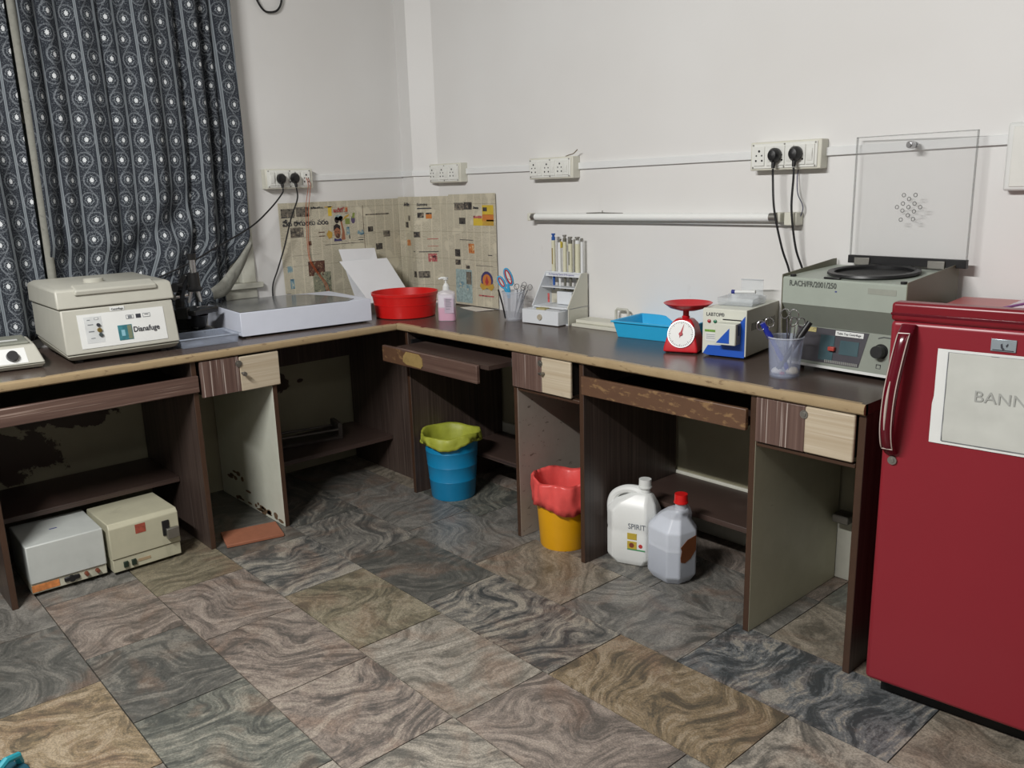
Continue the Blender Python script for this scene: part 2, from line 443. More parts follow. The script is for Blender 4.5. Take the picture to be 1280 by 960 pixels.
# granite slabs, laid in rows along the right wall
TONE = {'grey':(118,115,109),'pink':(132,119,109),'olive':(122,113,90),'ochre':(136,117,87),'slate':(92,91,86),'cream':(146,139,127),'blue':(108,112,114),'green':(108,109,100),'tan':(134,124,108)}
rows = [(0.0,-.205,[2.36],{}),
 (-.205,-.51,[.55,1.02,1.45,1.918,2.365],{2:('grey',.1),4:('grey',.2),5:('tan',.1)}),
 (-.51,-.81,[.40,.94,1.36,1.795,2.257,2.858],{0:('slate',.1),1:('grey',.1),2:('grey',.15),3:('tan',.1),4:('grey',.25),5:('blue',1.),6:('tan',.1)}),
 (-.81,-1.115,[.58,1.01,1.475,2.05,2.61,3.1],{1:('grey',.5),2:('slate',.2),3:('grey',1.),4:('ochre',.45),5:('cream',.5),6:('tan',.1)}),
 (-1.115,-1.425,[.68,1.10,1.563,2.03,2.52,2.98],{0:('slate',.1),1:('grey',.9),2:('olive',.3),3:('cream',.1),4:('pink',.35),5:('grey',.8),6:('tan',.3)}),
 (-1.425,-1.735,[.38,.79,1.19,1.615,2.02,2.5,2.95],{1:('olive',.05),2:('pink',.3),3:('pink',.45),4:('pink',.6),5:('cream',.5),6:('grey',.4)}),
 (-1.735,-2.035,[.18,.60,1.046,1.464,1.95,2.4],{1:('grey',.2),2:('pink',.25),3:('slate',.3),4:('green',.5),5:('cream',.4)}),
 (-2.035,-2.345,[.30,.76,1.195,1.674,2.1,2.6],{1:('grey',.1),2:('slate',.2),3:('ochre',.4),4:('grey',.3)}),
 (-2.345,-2.65,[.5,.95,1.42,1.85,2.3,2.8],{2:('ochre',.3),3:('slate',.1)}),
 (-2.65,-2.96,[.3,.8,1.25,1.7,2.15,2.6],{}),
 (-2.96,-3.27,[.5,.95,1.4,1.85,2.3,2.8],{}), (-3.27,-3.58,[.3,.8,1.25,1.7,2.15,2.6],{})]
k = 0
for (ya, yb, xs, tn) in rows:
    xs = [WX] + xs
    while xs[-1] + .44 < RX: xs.append(xs[-1] + .44)
    xs.append(RX)
    for i in range(len(xs)-1):
        g = .0016; x0, x1 = xs[i]+g, xs[i+1]-g; y0, y1 = yb+g, ya-g
        cx, cy = (x0+x1)/2, (y0+y1)/2
        dz = random.uniform(-.0006, .0006)
        o = MB().box(x0-cx, y0-cy, -.02, x1-cx, y1-cy, dz).build('tile', W['granite'], fl, loc=(cx, cy, 0))
        nm, al = tn.get(i, (random.choice(['grey','pink','slate','tan','green','cream']), random.choice([.1,.2,.5])))
        q = random.uniform(-6,6); c = lin([v*1.05+q for v in TONE[nm]])
        o.color = c + (al,)
        k += 1

# ------------------------------------------------------------------ window behind the curtain
wf = mat('white_window_paint', (196,196,184), .5, dirt=.4, scale=20)
m = MB()
for (y0, z0, y1, z1) in ((-2.41,.93,-2.34,2.34),(-.94,.93,-.875,2.34),(-2.41,2.34,-.875,2.41),(-2.41,.86,-.875,.93)):
    m.box(WX-.10, y0, z0, WX+.012, y1, z1)
wn = struct('window_1', m, wf, bev=.003)
m = MB()
for (y0, y1) in ((-1.0,-.94),(-1.66,-1.60),(-2.34,-2.28)): m.box(WX-.07, y0, .93, WX-.03, y1, 2.34)
for (z0, z1) in ((.93,.99),(1.6,1.64),(2.28,2.34)): m.box(WX-.068, -2.34, z0, WX-.032, -.94, z1)
m.build('sash', wf, wn, bev=.002)
gl = mat('frosted_window_glass', (120,128,124), .35, alpha=.9)
for (y0, y1, z0, z1) in ((-1.6,-1.0,.99,1.6),(-2.28,-1.66,.99,1.6),(-1.6,-1.0,1.64,2.28),(-2.28,-1.66,1.64,2.28)):
    MB().box(WX-.054, y0, z0, WX-.048, y1, z1).build('pane', gl, wn)
m = MB().box(WX, -2.45, .905, WX+.03, -.85, .93).build('window_sill', wf, wn, bev=.003)

# ------------------------------------------------------------------ curtains
def sm(a, b, x):
    t = max(0, min(1, (x-a)/(b-a))); return t*t*(3-2*t)
def curtain(yl, yr, zb, zt, seed, right):
    nu, nv = 260, 60; m = MB(); m.uv = []
    s_len = (yr(2.0)-yl(2.0))*1.22
    for j in range(nv+1):
        z = zb + (zt-zb)*j/nv
        for i in range(nu+1):
            t = i/nu; a = yl(z); b = yr(z)
            y = a + (b-a)*t
            yy = (b-a)*t
            ph = seed + .25*math.sin(z*2.1+seed)
            amp = .010 + .010*sm(1.9, .9, z)
            x = amp*math.sin(yy*31+ph) + .007*math.sin(yy*57+2.2*ph+z*.6) + .009*math.sin(yy*13.0+1.3+ph)
            if right:
                # deep vertical folds near the right edge and at the left edge
                for (yc, w, d) in ((-1.03,.018,.030),(-.975,.012,.018),(-1.13,.014,.022),(-1.64,.020,.030),(-1.42,.012,.012)):
                    yc2 = yc - .03*sm(1.6,.9,z)
                    x -= d*math.exp(-((y-yc2)/w)**2)
                # cloth pushed back in a slanting hollow behind the instruments
                yc3 = -1.27 - .22*(1.22-z)/.3
                x -= .045*math.exp(-((y-yc3)/.07)**2)*sm(1.38, 1.16, z)
                x += .02*math.exp(-((y-yc3-.12)/.05)**2)*sm(1.38, 1.16, z)
            back = sm(1.16,1.06,z)*sm(-1.93,-1.86,y)*sm(-1.30,-1.37,y) if right else 0.
            x = x*1.35 + .010
            x = max(-.054, min(.045, x)); x = x*(1-back) + back*max(-.054, min(-.012, x*.5-.030))
            z_ = z + (.065*sm(-1.20,-1.12,y)*(1-j/nv)**6 if right else 0); m.v.append((x-.006, y, z_)); m.uv.append((t*s_len + .04*math.sin(z*3+seed)*.3, z))
    n = nu+1
    for j in range(nv):
        for i in range(nu): m.f.append((j*n+i, j*n+i+1, (j+1)*n+i+1, (j+1)*n+i)); m.mi.append(0)
    return m
L = (0, -1.3, .80)
cr = thing('curtain', 'long dark blue-grey curtain with striped flower print, covering most of the window', 'curtain', L)
def yr_(z): return -.900 - .015*sm(1.6,1.1,z) - .62*max(0, 1.105-max(z,.90))
cl = curtain(lambda z: -1.715+.004*math.sin(z*4), yr_, .80, 2.55, .7, True).build('cloth', W['curtain'], cr, smooth=True, world=True, ang=180)
so = cl.modifiers.new('thickness', 'SOLIDIFY'); so.thickness = .0015
m = MB()       # pale left hem strip (one connected ribbon)
pts = [(.012+.008*math.sin(z*5), -1.718-.0*z, z) for z in [.80+i*.0875 for i in range(21)]]
for a in pts: m.v += [(a[0],a[1]-.018,a[2]),(a[0]+.004,a[1]-.003,a[2]),(a[0]+.002,a[1]+.012,a[2])]
for i in range(len(pts)-1):
    for q in range(2): m.f.append((i*3+q, i*3+q+1, i*3+q+4, i*3+q+3)); m.mi.append(0)
h = m.build('hem', W['hem'], cr, smooth=True, world=True); lab(h, 'pale turned hem along the curtain edge')
so = h.modifiers.new('thickness', 'SOLIDIFY'); so.thickness = .002
m = MB()       # bottom right corner, turned up to show its underside
e0 = spline([(.050,-.936,1.125),(.052,-.985,1.066),(.054,-1.048,1.002),(.054,-1.092,.960),(.052,-1.135,.932)],5)
e1 = spline([(.048,-.930,1.098),(.048,-.966,1.030),(.048,-1.016,.955),(.050,-1.068,.900),(.052,-1.125,.885)],5)
for i, (a, b) in enumerate(zip(e0, e1)):
    m.v += [tuple(a), tuple(a.lerp(b,.35)+Vector((.010+.004*math.sin(i*1.3),0,0))), tuple(a.lerp(b,.7)+Vector((.004*math.cos(i*.9),0,0))), tuple(b)]
for i in range(len(e0)-1):
    for q in range(3): m.f.append((i*4+q, i*4+q+1, i*4+q+5, i*4+q+4)); m.mi.append(0)
h = m.build('turned_corner', W['hem'], cr, smooth=True, world=True, ang=180); lab(h, 'pale underside of the turned-up curtain corner')
so = h.modifiers.new('thickness', 'SOLIDIFY'); so.thickness = .0015
cr2 = thing('curtain', 'second curtain of the same flower print, cut off by the left edge of the photo', 'curtain', (0,-2.1,.80))
cl = curtain(lambda z: -2.45, lambda z: -1.742, .80, 2.55, 2.4, False).build('cloth', W['curtain'], cr2, smooth=True, world=True, ang=180)
so = cl.modifiers.new('thickness', 'SOLIDIFY'); so.thickness = .0015

# ------------------------------------------------------------------ worktop
H = .76
wt = thing('worktop', 'long L-shaped dark brown worktop with a worn blond wooden edge', 'worktop', (0.25,-.3,.73))
D1, D2, XE, YE = .566, -.5526, 2.624, -2.9
poly = [(WX,-.045),(.072,-.085),(.185,-.002),(XE,-.002),(XE,D2+.012),(D1-.0-.012+.0,D2+.012),(D1-.012,YE),(WX,YE)]
poly = [(WX+.001,-.045),(.078,-.084),(.183,-.002),(XE,-.002),(XE,D2+.012),(D1-.012,D2+.012),(D1-.012,YE),(WX+.001,YE)]
MB().prism(poly, .731, H, 'xy').build('laminate_board', W['top'], wt, world=True)
def lip(name, p, q, nrm):
    m = MB(); prof = [(-.012,.7315),(.004,.7315),(.010,.736),(.012,.745),(.010,.755),(.004,H+.0006),(-.012,H+.0006)]
    n = 24; rings = []
    for i in range(n+1):
        t = i/n; x = p[0]+(q[0]-p[0])*t; y = p[1]+(q[1]-p[1])*t
        rings.append([(x+nrm[0]*(a-.012), y+nrm[1]*(a-.012), z+.0008*math.sin(i*2.3)*(z > .74)) for a, z in prof])
    return m.loft(rings).build(name, W['lip'], wt, world=True, smooth=True)
lip('edge_trim', (D1, YE), (D1, D2+.0), (1,0))
lip('edge_trim', (D1-.012, D2), (XE, D2), (0,-1))

# ------------------------------------------------------------------ desks under the worktop
br = [W['brown'], W['cream'], W['bead'], W['creamw'], W['greyd']]
def panel(parent, x0, y0, x1, y1, z1, face, front, name='side_panel', z0=0.0):
    """upright board; face maps side -> paint, front is the beaded edge"""
    f = dict(face); f[front] = 2
    return MB().box(x0, y0, z0, x1, y1, z1, 0, f).build(name, br, parent, world=True, bev=.002)
def lockpart(parent, x, y, z, n, r=.011):
    n = Vector(n); p = Vector((x,y,z))
    o = MB().cyl(p, p+n*.006, r, r*.92).build('lock', steel, parent, world=True, smooth=True)
    return o
def world_child(mb, name, m, root, parent, **kw):
    """mesh in world coordinates, child of a part of root (parts sit at the root's origin)"""
    Lr = root.location; mb.v = [(a-Lr.x, b-Lr.y, c-Lr.z) for a, b, c in mb.v]
    return mb.build(name, m, parent, **kw)

dr = thing('desk_base', 'brown striped desk base along the right wall, with two drawers and two pull-out trays', 'desk', (1.6,-.27,0))
yf = -.5326; zt = .7305
for x, fc in ((.594,{}),(1.2846,{'+x':4}),(1.6208,{}),(2.2890,{'+x':1}),(2.6035,{})):
    panel(dr, x, yf, x+.020, -.015, zt, fc, '-y')
for (x0, x1, z) in ((.616,1.2836,.175),(1.643,2.288,.213)):
    s = MB().box(x0, -.30, z-.02, x1, -.014, z).build('shelf', W['brownin'], dr, world=True, bev=.002)
MB().box(2.310,yf,.583,2.6025,yf+.02,.597).build('rail', W['bead'], dr, world=True, bev=.003)
MB().box(1.306,yf,.583,1.62,yf+.02,.597).build('rail', W['bead'], dr, world=True, bev=.003)
def drawer_x(x0, x1, z0, z1, xs, extra, knob):
    yd = -.545
    d = MB().box(x0+.006, yd+.012, z0+.008, x1-.006, -.12, z1-.012).build('drawer', W['dark'], dr, world=True)
    a = world_child(MB().box(x0, yd, z0, xs, yd+.012, z1), 'dark_veneer', W['veneer'], dr, d, bev=.0015); lab(a, 'reddish veneer half with white streaks')
    a = world_child(MB().box(xs, yd-.0005, z0, x1, yd+.012, z1), 'light_veneer', W['blond'], dr, d, bev=.004); lab(a, 'blond wood veneer half')
    lk = MB().cyl((xs+extra, yd-.003, z1-.022), (xs+extra, yd+.004, z1-.022), .0115, .0125)
    lk.cyl((xs+extra, yd-.005, z1-.022), (xs+extra, yd-.002, z1-.022), .006)
    world_child(lk, 'lock', steel, dr, d, smooth=True)
    if knob:
        kb = MB().cyl((xs-.012, yd-.001, z1-.060), (xs+.012, yd-.012, z1-.056), .004).cyl((xs+.010,yd-.014,z1-.0565),(xs+.014,yd-.002,z1-.0565),.006)
        world_child(kb, 'latch', steel, dr, d, smooth=True)
    return d
drawer_x(2.314, 2.600, .601, .728, 2.462, -.002, False)
drawer_x(1.292, 1.592, .600, .728, 1.448, -.004, True)
# pull-out keyboard trays
t = MB().box(1.652,-.538,.636,2.281,-.10,.650).build('keyboard_tray', W['brownin'], dr, world=True)
a = world_child(MB().box(1.646,-.551,.626,2.286,-.536,.690), 'tray_front', W['trayR'], dr, t, bev=.003); lab(a, 'front board with worn brown veneer')
def rot_z(mb, c, ang):
    ca, sa = math.cos(ang), math.sin(ang); mb.v = [(c[0]+(x-c[0])*ca-(y-c[1])*sa, c[1]+(x-c[0])*sa+(y-c[1])*ca, z) for x,y,z in mb.v]; return mb
t = rot_z(MB().box(.66,-.625,.668,1.265,-.17,.684), (.95,-.4), math.radians(-1.0)).build('keyboard_tray', W['brownin'], dr, world=True); lab(t, 'brown tray pulled out past the worktop edge')
a = rot_z(MB().box(.578,-.645,.612,1.218,-.629,.682), (.95,-.4), math.radians(-1.0))
a = world_child(a, 'tray_front', W['veneerh'], dr, t, bev=.003); lab(a, 'reddish front board with a bare patch')
a = rot_z(MB().prism([(.582,.616),(.86,.616),(.862,.630),(.855,.650),(.862,.678),(.76,.6785),(.74,.670),(.72,.6785),(.582,.6785)],-.6465,-.6445), (.95,-.4), math.radians(-1.0))
world_child(a, 'bare_patch', W['trayR'], dr, t)
a = rot_z(MB().prism([(.735,.632),(.76,.623),(.86,.620),(.875,.632),(.872,.660),(.85,.676),(.76,.676),(.738,.655)],-.6475,-.6455), (.95,-.4), math.radians(-1.0))
world_child(a, 'glue_residue', mat('old_glue', (150,126,78), .7, dirt=.4, scale=40), dr, t)
for x in (.617, 1.262): MB().box(x, -.52,.664, x+.012,-.08,.694).build('slide_rail', steel if x > 1 else black, dr, world=True)

dl = thing('desk_base', 'brown striped desk base along the left wall below the curtain, with one drawer', 'desk', (.2,-1.5,0))
xf = D1-.02
panel(dl, WX+.015, -1.134, xf, -1.114, zt, {'-y':3}, '+x')
panel(dl, WX+.015, -1.4423, xf, -1.4223, zt, {'+y':1}, '+x')
panel(dl, WX+.015, -2.118, xf, -2.098, zt, {}, '+x')
panel(dl, WX+.015, -2.85, xf, -2.83, zt, {}, '+x')
panel(dl, WX+.02, -.432, xf+.035, -.412, zt, {}, '+x')
MB().box(WX+.012,-2.097,.215,.30,-1.443,.235).build('shelf', W['brownin'], dl, world=True, bev=.002)
MB().box(WX+.012,-1.113,.165,.30,-.433,.185).build('shelf', W['brownin'], dl, world=True, bev=.002)
MB().box(WX+.012,-2.83,.215,.30,-2.119,.235).build('shelf', W['brownin'], dl, world=True, bev=.002)
MB().box(WX+.016,-1.113,.53,WX+.034,-.433,.73).build('back_rail', W['brown'], dl, world=True)
# left drawer
d = MB().box(.12,-1.405,.598,.546,-1.105,.716).build('drawer', W['dark'], dl, world=True)
a = world_child(MB().box(.545,-1.412,.593,.557,-1.262,.727),'dark_veneer', W['veneer'], dl, d, bev=.0015); lab(a, 'reddish veneer half with white streaks')
a = world_child(MB().box(.545,-1.262,.591,.5575,-1.101,.724),'light_veneer', W['blond'], dl, d, bev=.004); lab(a, 'blond wood veneer half')
lk = MB().cyl((.556,-1.266,.700),(.562,-1.266,.700),.0115,.0125).cyl((.56,-1.266,.700),(.565,-1.266,.700),.006)
world_child(lk,'lock',steel,dl,d,smooth=True)
lk = MB().cyl((.556,-1.255,.662),(.576,-1.252,.660),.004,.0035).cyl((.574,-1.252,.660),(.583,-1.252,.660),.009,.007)
world_child(lk,'knob',steel,dl,d,smooth=True)
t = MB().box(.10,-2.09,.640,.545,-1.45,.655).build('keyboard_tray', W['brownin'], dl, world=True)
a = world_child(MB().box(.543,-2.094,.617,.558,-1.421,.679),'tray_front', W['veneerh'], dl, t, bev=.003); lab(a, 'reddish front board with thin pale lines')
t = MB().box(.10,-2.82,.640,.545,-2.125,.655).build('keyboard_tray', W['brownin'], dl, world=True)
world_child(MB().box(.543,-2.826,.617,.558,-2.121,.679),'tray_front', W['veneerh'], dl, t, bev=.003)
# flaked paint at the foot of the white board
fk = mat('bare_board_flakes', (104,82,60), .8, scale=30)
m = MB()
random.seed(3)
for i in range(26):
    x = random.uniform(.0,.53); z = .07 + .045*math.sin(x*14)+random.uniform(-.02,.02) if i%2 else random.uniform(.004,.03)
    w = random.uniform(.012,.035); hh = random.uniform(.005,.014)
    m.prism([(x+w*math.cos(a)*(.7+.3*random.random()), max(.001,z+hh*math.sin(a)*(.7+.3*random.random()))) for a in [j*PI/4 for j in range(8)]], -1.1352,-1.1342)
f = m.build('flaked_paint', fk, dl, world=True); f['kind'] = 'stuff'

# ------------------------------------------------------------------ wall trunking, socket boards, tube light
def trunk(name, pts, wall, label):
    m = MB()
    (a, za), (b, zb) = pts
    if wall == 'r': m.add([(a,-.011,za-.013),(b,-.011,zb-.013),(b,-.011,zb+.013),(a,-.011,za+.013),(a,0,za-.013),(b,0,zb-.013),(b,0,zb+.013),(a,0,za+.013)], [(0,1,2,3),(4,7,6,5),(0,4,5,1),(3,2,6,7),(0,3,7,4),(1,5,6,2)])
    else: m.add([(WX+.011,a,za-.013),(WX+.011,b,zb-.013),(WX+.011,b,zb+.013),(WX+.011,a,za+.013),(WX,a,za-.013),(WX,b,zb-.013),(WX,b,zb+.013),(WX,a,za+.013)], [(0,1,2,3),(4,7,6,5),(0,4,5,1),(3,2,6,7),(0,3,7,4),(1,5,6,2)])
    o = m.build(name, mat('white_trunking', (226,228,228), .35, var=.02), None, bev=.0015)
    return tag(o, label, 'cable trunking')
trunk('cable_trunking', ((-.555,1.382),(-.045,1.392)), 'l', 'white cable trunking on the left wall, from the plugged socket board to the corner')
o = trunk('cable_trunking', ((.405,1.393),(.872,1.392)), 'r', 'short white cable trunking between the corner socket board and the next board')
o = trunk('cable_trunking', ((1.128,1.391),(1.948,1.396)), 'r', 'white cable trunking above the wall tube light')
o = trunk('cable_trunking', ((2.194,1.397),(2.716,1.403)), 'r', 'white cable trunking at the right, behind the clear centrifuge lid')
m = MB().prism([(WX+.0,-.036),(.082,-.077),(.166,-.009),(.172,-.018),(.084,-.088),(WX+.0,-.047)], 1.380, 1.406, 'xy')
tag(m.build('cable_trunking', mat('white_trunking',(226,228,228)), None), 'bit of white cable trunking wrapping the corner column', 'cable trunking')

bmat = mat('ivory_socket_plastic', (214,213,200), .4, var=.03, dirt=.15)
smat = mat('white_socket_plate', (226,227,222), .35, var=.02)
def plug(parent_loc, rz, name_label):
    t = thing('plug', name_label, 'plug', parent_loc, rz)
    MB().lathe([(.001,0),(.017,.0),(.020,.006),(.020,.022),(.014,.033),(.001,.036)], n=18, sx=1.0, sy=1.15).build('plug_body', black, t, smooth=True, rot=(PI/2,0,0))
    MB().cyl((0,-.016,-.012),(0,-.020,-.040),.0085,.0055).build('cord_grip', black, t, smooth=True)
    return t
def board(loc, rz, w, h, label, units, switches=True):
    """loc = top-left corner on the wall; local x right, -y out of the wall"""
    t = thing('socket_board', label, 'socket board', loc, rz)
    MB().box(0,-.042,-h,w,0,0).build('box', bmat, t, bev=.003)
    MB().box(.006,-.046,-h+.006,w-.012,-.041,-.006).build('face_plate', smat, t, bev=.0015)
    for (cx, kind) in units:
        if kind == 's':      # socket: plate with holes
            p = MB().box(cx-.019,-.050,-h*.84,cx+.019,-.045,-h*.16).build('socket', smat, t, bev=.001)
            m = MB()
            for dx, dz, r in ((0,.016,.0040),(-.010,.002,.0028),(.010,.002,.0028),(-.011,-.014,.0034),(.011,-.014,.0034)):
                m.cyl((cx+dx,-.0505,-h/2+dz),(cx+dx,-.049,-h/2+dz), r, n=10)
            m.build('holes', black, p)
        else:
            p = MB().box(cx-.014,-.050,-h*.84,cx+.014,-.045,-h*.16).build('switch', smat, t, bev=.001)
            MB().prism([(-.052,-h*.3),(-.0555,-h*.5),(-.051,-h*.72),(-.048,-h*.72),(-.048,-h*.3)], cx-.009, cx+.009, 'yz').build('rocker', smat, p, bev=.001)
    for (x, z) in ((.012,-.010),(w/2,-.010),(w-.018,-.010),(.012,-h+.010),(w/2,-h+.010),(w-.018,-h+.010)): MB().cyl((x,-.0475,z),(x,-.045,z),.0028,n=8).build('screw', steel, t)
    return t
board((WX,-.80,1.424), 90, .232, .088, 'ivory socket board on the left wall with two black plugs', ((.028,'w'),(.066,'s'),(.098,'w'),(.126,'s'),(.152,'w'),(.196,'s')))
board((.165,0,1.432), 0, .240, .088, 'ivory socket board nearest the corner, nothing plugged in', ((.030,'s'),(.062,'w'),(.105,'s'),(.138,'w'),(.182,'s'),(.215,'w')))
board((.872,0,1.430), 0, .256, .086, 'ivory socket board with a broken wire end on top', ((.034,'s'),(.068,'w'),(.112,'s'),(.146,'w'),(.188,'s'),(.222,'w')))
board((1.945,0,1.436), 0, .250, .090, 'ivory socket board above the tube light end, two black plugs in it', ((.036,'s'),(.078,'w'),(.108,'s'),(.144,'w'),(.180,'s'),(.216,'w')))
sb = thing('switch_box', 'plain white switch box at the right edge of the photo', 'switch box', (2.716,0,1.445), 0)
MB().box(0,-.035,-.175,.20,0,0).build('box', white, sb, bev=.006)
MB().box(.015,-.038,-.165,.19,-.034,-.010).build('cover_plate', smat, sb, bev=.003)

cordm = mat('black_rubber_cord', (20,20,22), .5)
def cord(name, pts, r, label, mt=None, cat='cord'):
    o = MB().tube(spline(pts, 8), r, 8).build(name, mt or cordm, None, smooth=True, world=True, loc=pts[0])
    return tag(o, label, cat)
# left board plugs (world y of plug centres)
plug((WX+.048,-.735,1.380), 90, 'black plug at the left of the left-wall socket board')
plug((WX+.048,-.668,1.382), 90, 'black plug at the middle of the left-wall socket board')
cord('power_cord', [(WX+.070,-.735,1.338),(WX+.075,-.745,1.315),(WX+.085,-.815,1.25),(.05,-.93,1.178),(.055,-1.10,1.10),(.06,-1.22,1.045),(.05,-1.34,1.00)], .0035, 'black cord slanting across the curtain to the microscope')
cord('power_cord', [(WX+.068,-.668,1.340),(WX+.066,-.667,1.29),(WX+.05,-.70,1.20),(WX+.035,-.735,1.08),(WX+.02,-.77,.98),(WX+.012,-.80,.90),(WX+.010,-.80,.80),(WX+.010,-.79,.766)], .0035, 'black cord hanging down beside the newspaper')
om = mat('orange_wire', (176,84,40), .5)
cord('wire', [(WX+.055,-.608,1.385),(WX+.052,-.600,1.345),(WX+.02,-.602,1.25),(WX+.015,-.607,1.12),(WX+.015,-.607,1.03),(WX+.02,-.597,.985),(WX+.02,-.562,.93),(WX+.03,-.540,.885),(WX+.05,-.53,.80)], .0013, 'thin orange wire pair, its left strand', om, 'wire')
cord('wire', [(WX+.055,-.598,1.380),(WX+.052,-.588,1.345),(WX+.02,-.588,1.25),(WX+.015,-.598,1.12),(WX+.015,-.602,1.03),(WX+.02,-.590,.985),(WX+.02,-.555,.93),(WX+.03,-.530,.885),(WX+.05,-.52,.80)], .0013, 'thin orange wire pair, its right strand', om, 'wire')
# right board plugs
plug((2.045,-.048,1.392), 0, 'black plug at the left of the socket board beside the clear lid')
plug((2.118,-.048,1.394), 0, 'black plug at the right of the socket board beside the clear lid')
cord('power_cord', [(2.045,-.068,1.350),(2.045,-.066,1.32),(2.056,-.068,1.22),(2.078,-.05,1.10),(2.095,-.025,1.02),(2.12,-.03,.92),(2.16,-.03,.80),(2.18,-.03,.765)], .0036, 'left of two black cords hanging from the right socket board')
cord('power_cord', [(2.118,-.068,1.352),(2.118,-.066,1.32),(2.114,-.062,1.22),(2.125,-.045,1.10),(2.145,-.025,1.02),(2.17,-.026,.92),(2.20,-.026,.80),(2.21,-.03,.765)], .0036, 'right of two black cords hanging from the right socket board')
cord('wire', [(2.098,-.004,1.345),(2.100,-.012,1.32),(2.108,-.018,1.27),(2.128,-.018,1.23),(2.122,-.018,1.20),(2.112,-.02,1.19)], .0016, 'thin blue-black wire curling to the tube light end', mat('navy_wire', (40,44,80), .5), 'wire')
cord('wire', [(1.075,-.028,1.431),(1.10,-.034,1.435),(1.125,-.034,1.440),(1.150,-.038,1.4535)], .002, 'short bent wire end sticking out of the socket board top', mat('taupe_wire', (120,108,90), .6), 'wire')
cord('cable_loop', [(WX+.003,-.775,2.42),(WX+.012,-.765,2.26),(WX+.012,-.757,2.15),(WX+.012,-.728,2.095),(WX+.012,-.695,2.085),(WX+.012,-.655,2.10),(WX+.012,-.632,2.15),(WX+.012,-.625,2.26),(WX+.003,-.615,2.42)], .0045, 'black cable loop hanging at the top edge above the socket board', None, 'cable')

tl = thing('tube_light', 'unlit white tube light on a long batten on the right wall', 'tube light', (1.5,0,1.18))
MB().box(.872,-.022,1.168,2.106,0,1.204).build('batten', mat('white_enamel', (222,224,222), .35, var=.03), tl, world=True, bev=.003)
MB().cyl((.878,-.042,1.189),(2.060,-.042,1.196),.0135,n=20).build('tube', mat('tube_glass_unlit', (236,238,236), .2, var=.01), tl, world=True, smooth=True)
for x, z in ((.866,1.189),(2.052,1.196)):
    MB().box(x,-.056,z-.016,x+.018,-.02,z+.016).build('lamp_holder', bmat, tl, world=True, bev=.003)
MB().cyl((.880,-.042,1.189),(.905,-.042,1.189),.0140).cyl((2.026,-.042,1.196),(2.050,-.042,1.196),.0140).build('end_caps', steel, tl, world=True, smooth=True)
MB().box(2.078,-.045,1.170,2.122,-.001,1.212).build('starter_box', bmat, tl, world=True, bev=.003)
MB().tube([(1.19,-.03,1.205),(1.26,-.03,1.207),(1.38,-.03,1.205)],.0022).cyl((1.275,-.03,1.206),(1.275,-.03,1.216),.002).build('wire_clip', steel, tl, world=True, smooth=True)

# ------------------------------------------------------------------ newspapers taped on the walls
PH = {'bw': printed('grey_halftone', [(60,56,52),(110,104,94),(160,150,130)]), 'dk': printed('dark_halftone', [(34,32,32),(70,66,62),(130,120,104)]),
      'gold': mat('gold_ink', (186,150,62), .8, scale=60), 'yel': mat('yellow_ink', (206,178,60), .8), 'org': printed('orange_print', [(150,74,44),(196,126,70),(206,190,150)]),
      'grn': mat('green_ink', (128,142,74), .8, scale=60), 'pur': mat('purple_ink', (92,80,110), .8), 'blu': printed('blue_print', [(60,96,120),(120,150,160),(186,186,166)]),
      'brn': printed('brown_photo', [(56,34,28),(92,60,48),(140,120,96)]), 'mir': printed('grey_green_photo', [(88,92,80),(130,132,112),(168,164,138)]),
      'red': mat('red_ink', (168,56,60), .8), 'skin': mat('brown_skin_ink', (150,98,72), .8), 'hair': mat('black_hair_ink', (44,36,36), .8), 'ink': ink,
      'pk': printed('pink_print', [(70,36,40),(176,96,96),(200,186,160)]), 'oy': mat('orange_ink', (196,120,56), .8), 'pale': mat('bare_paper', (200,192,168), .8), 'cy': mat('pale_blue_ink', (150,170,170), .8, scale=80, var=.3), 'navy': mat('navy_ink', (64,58,104), .8)}
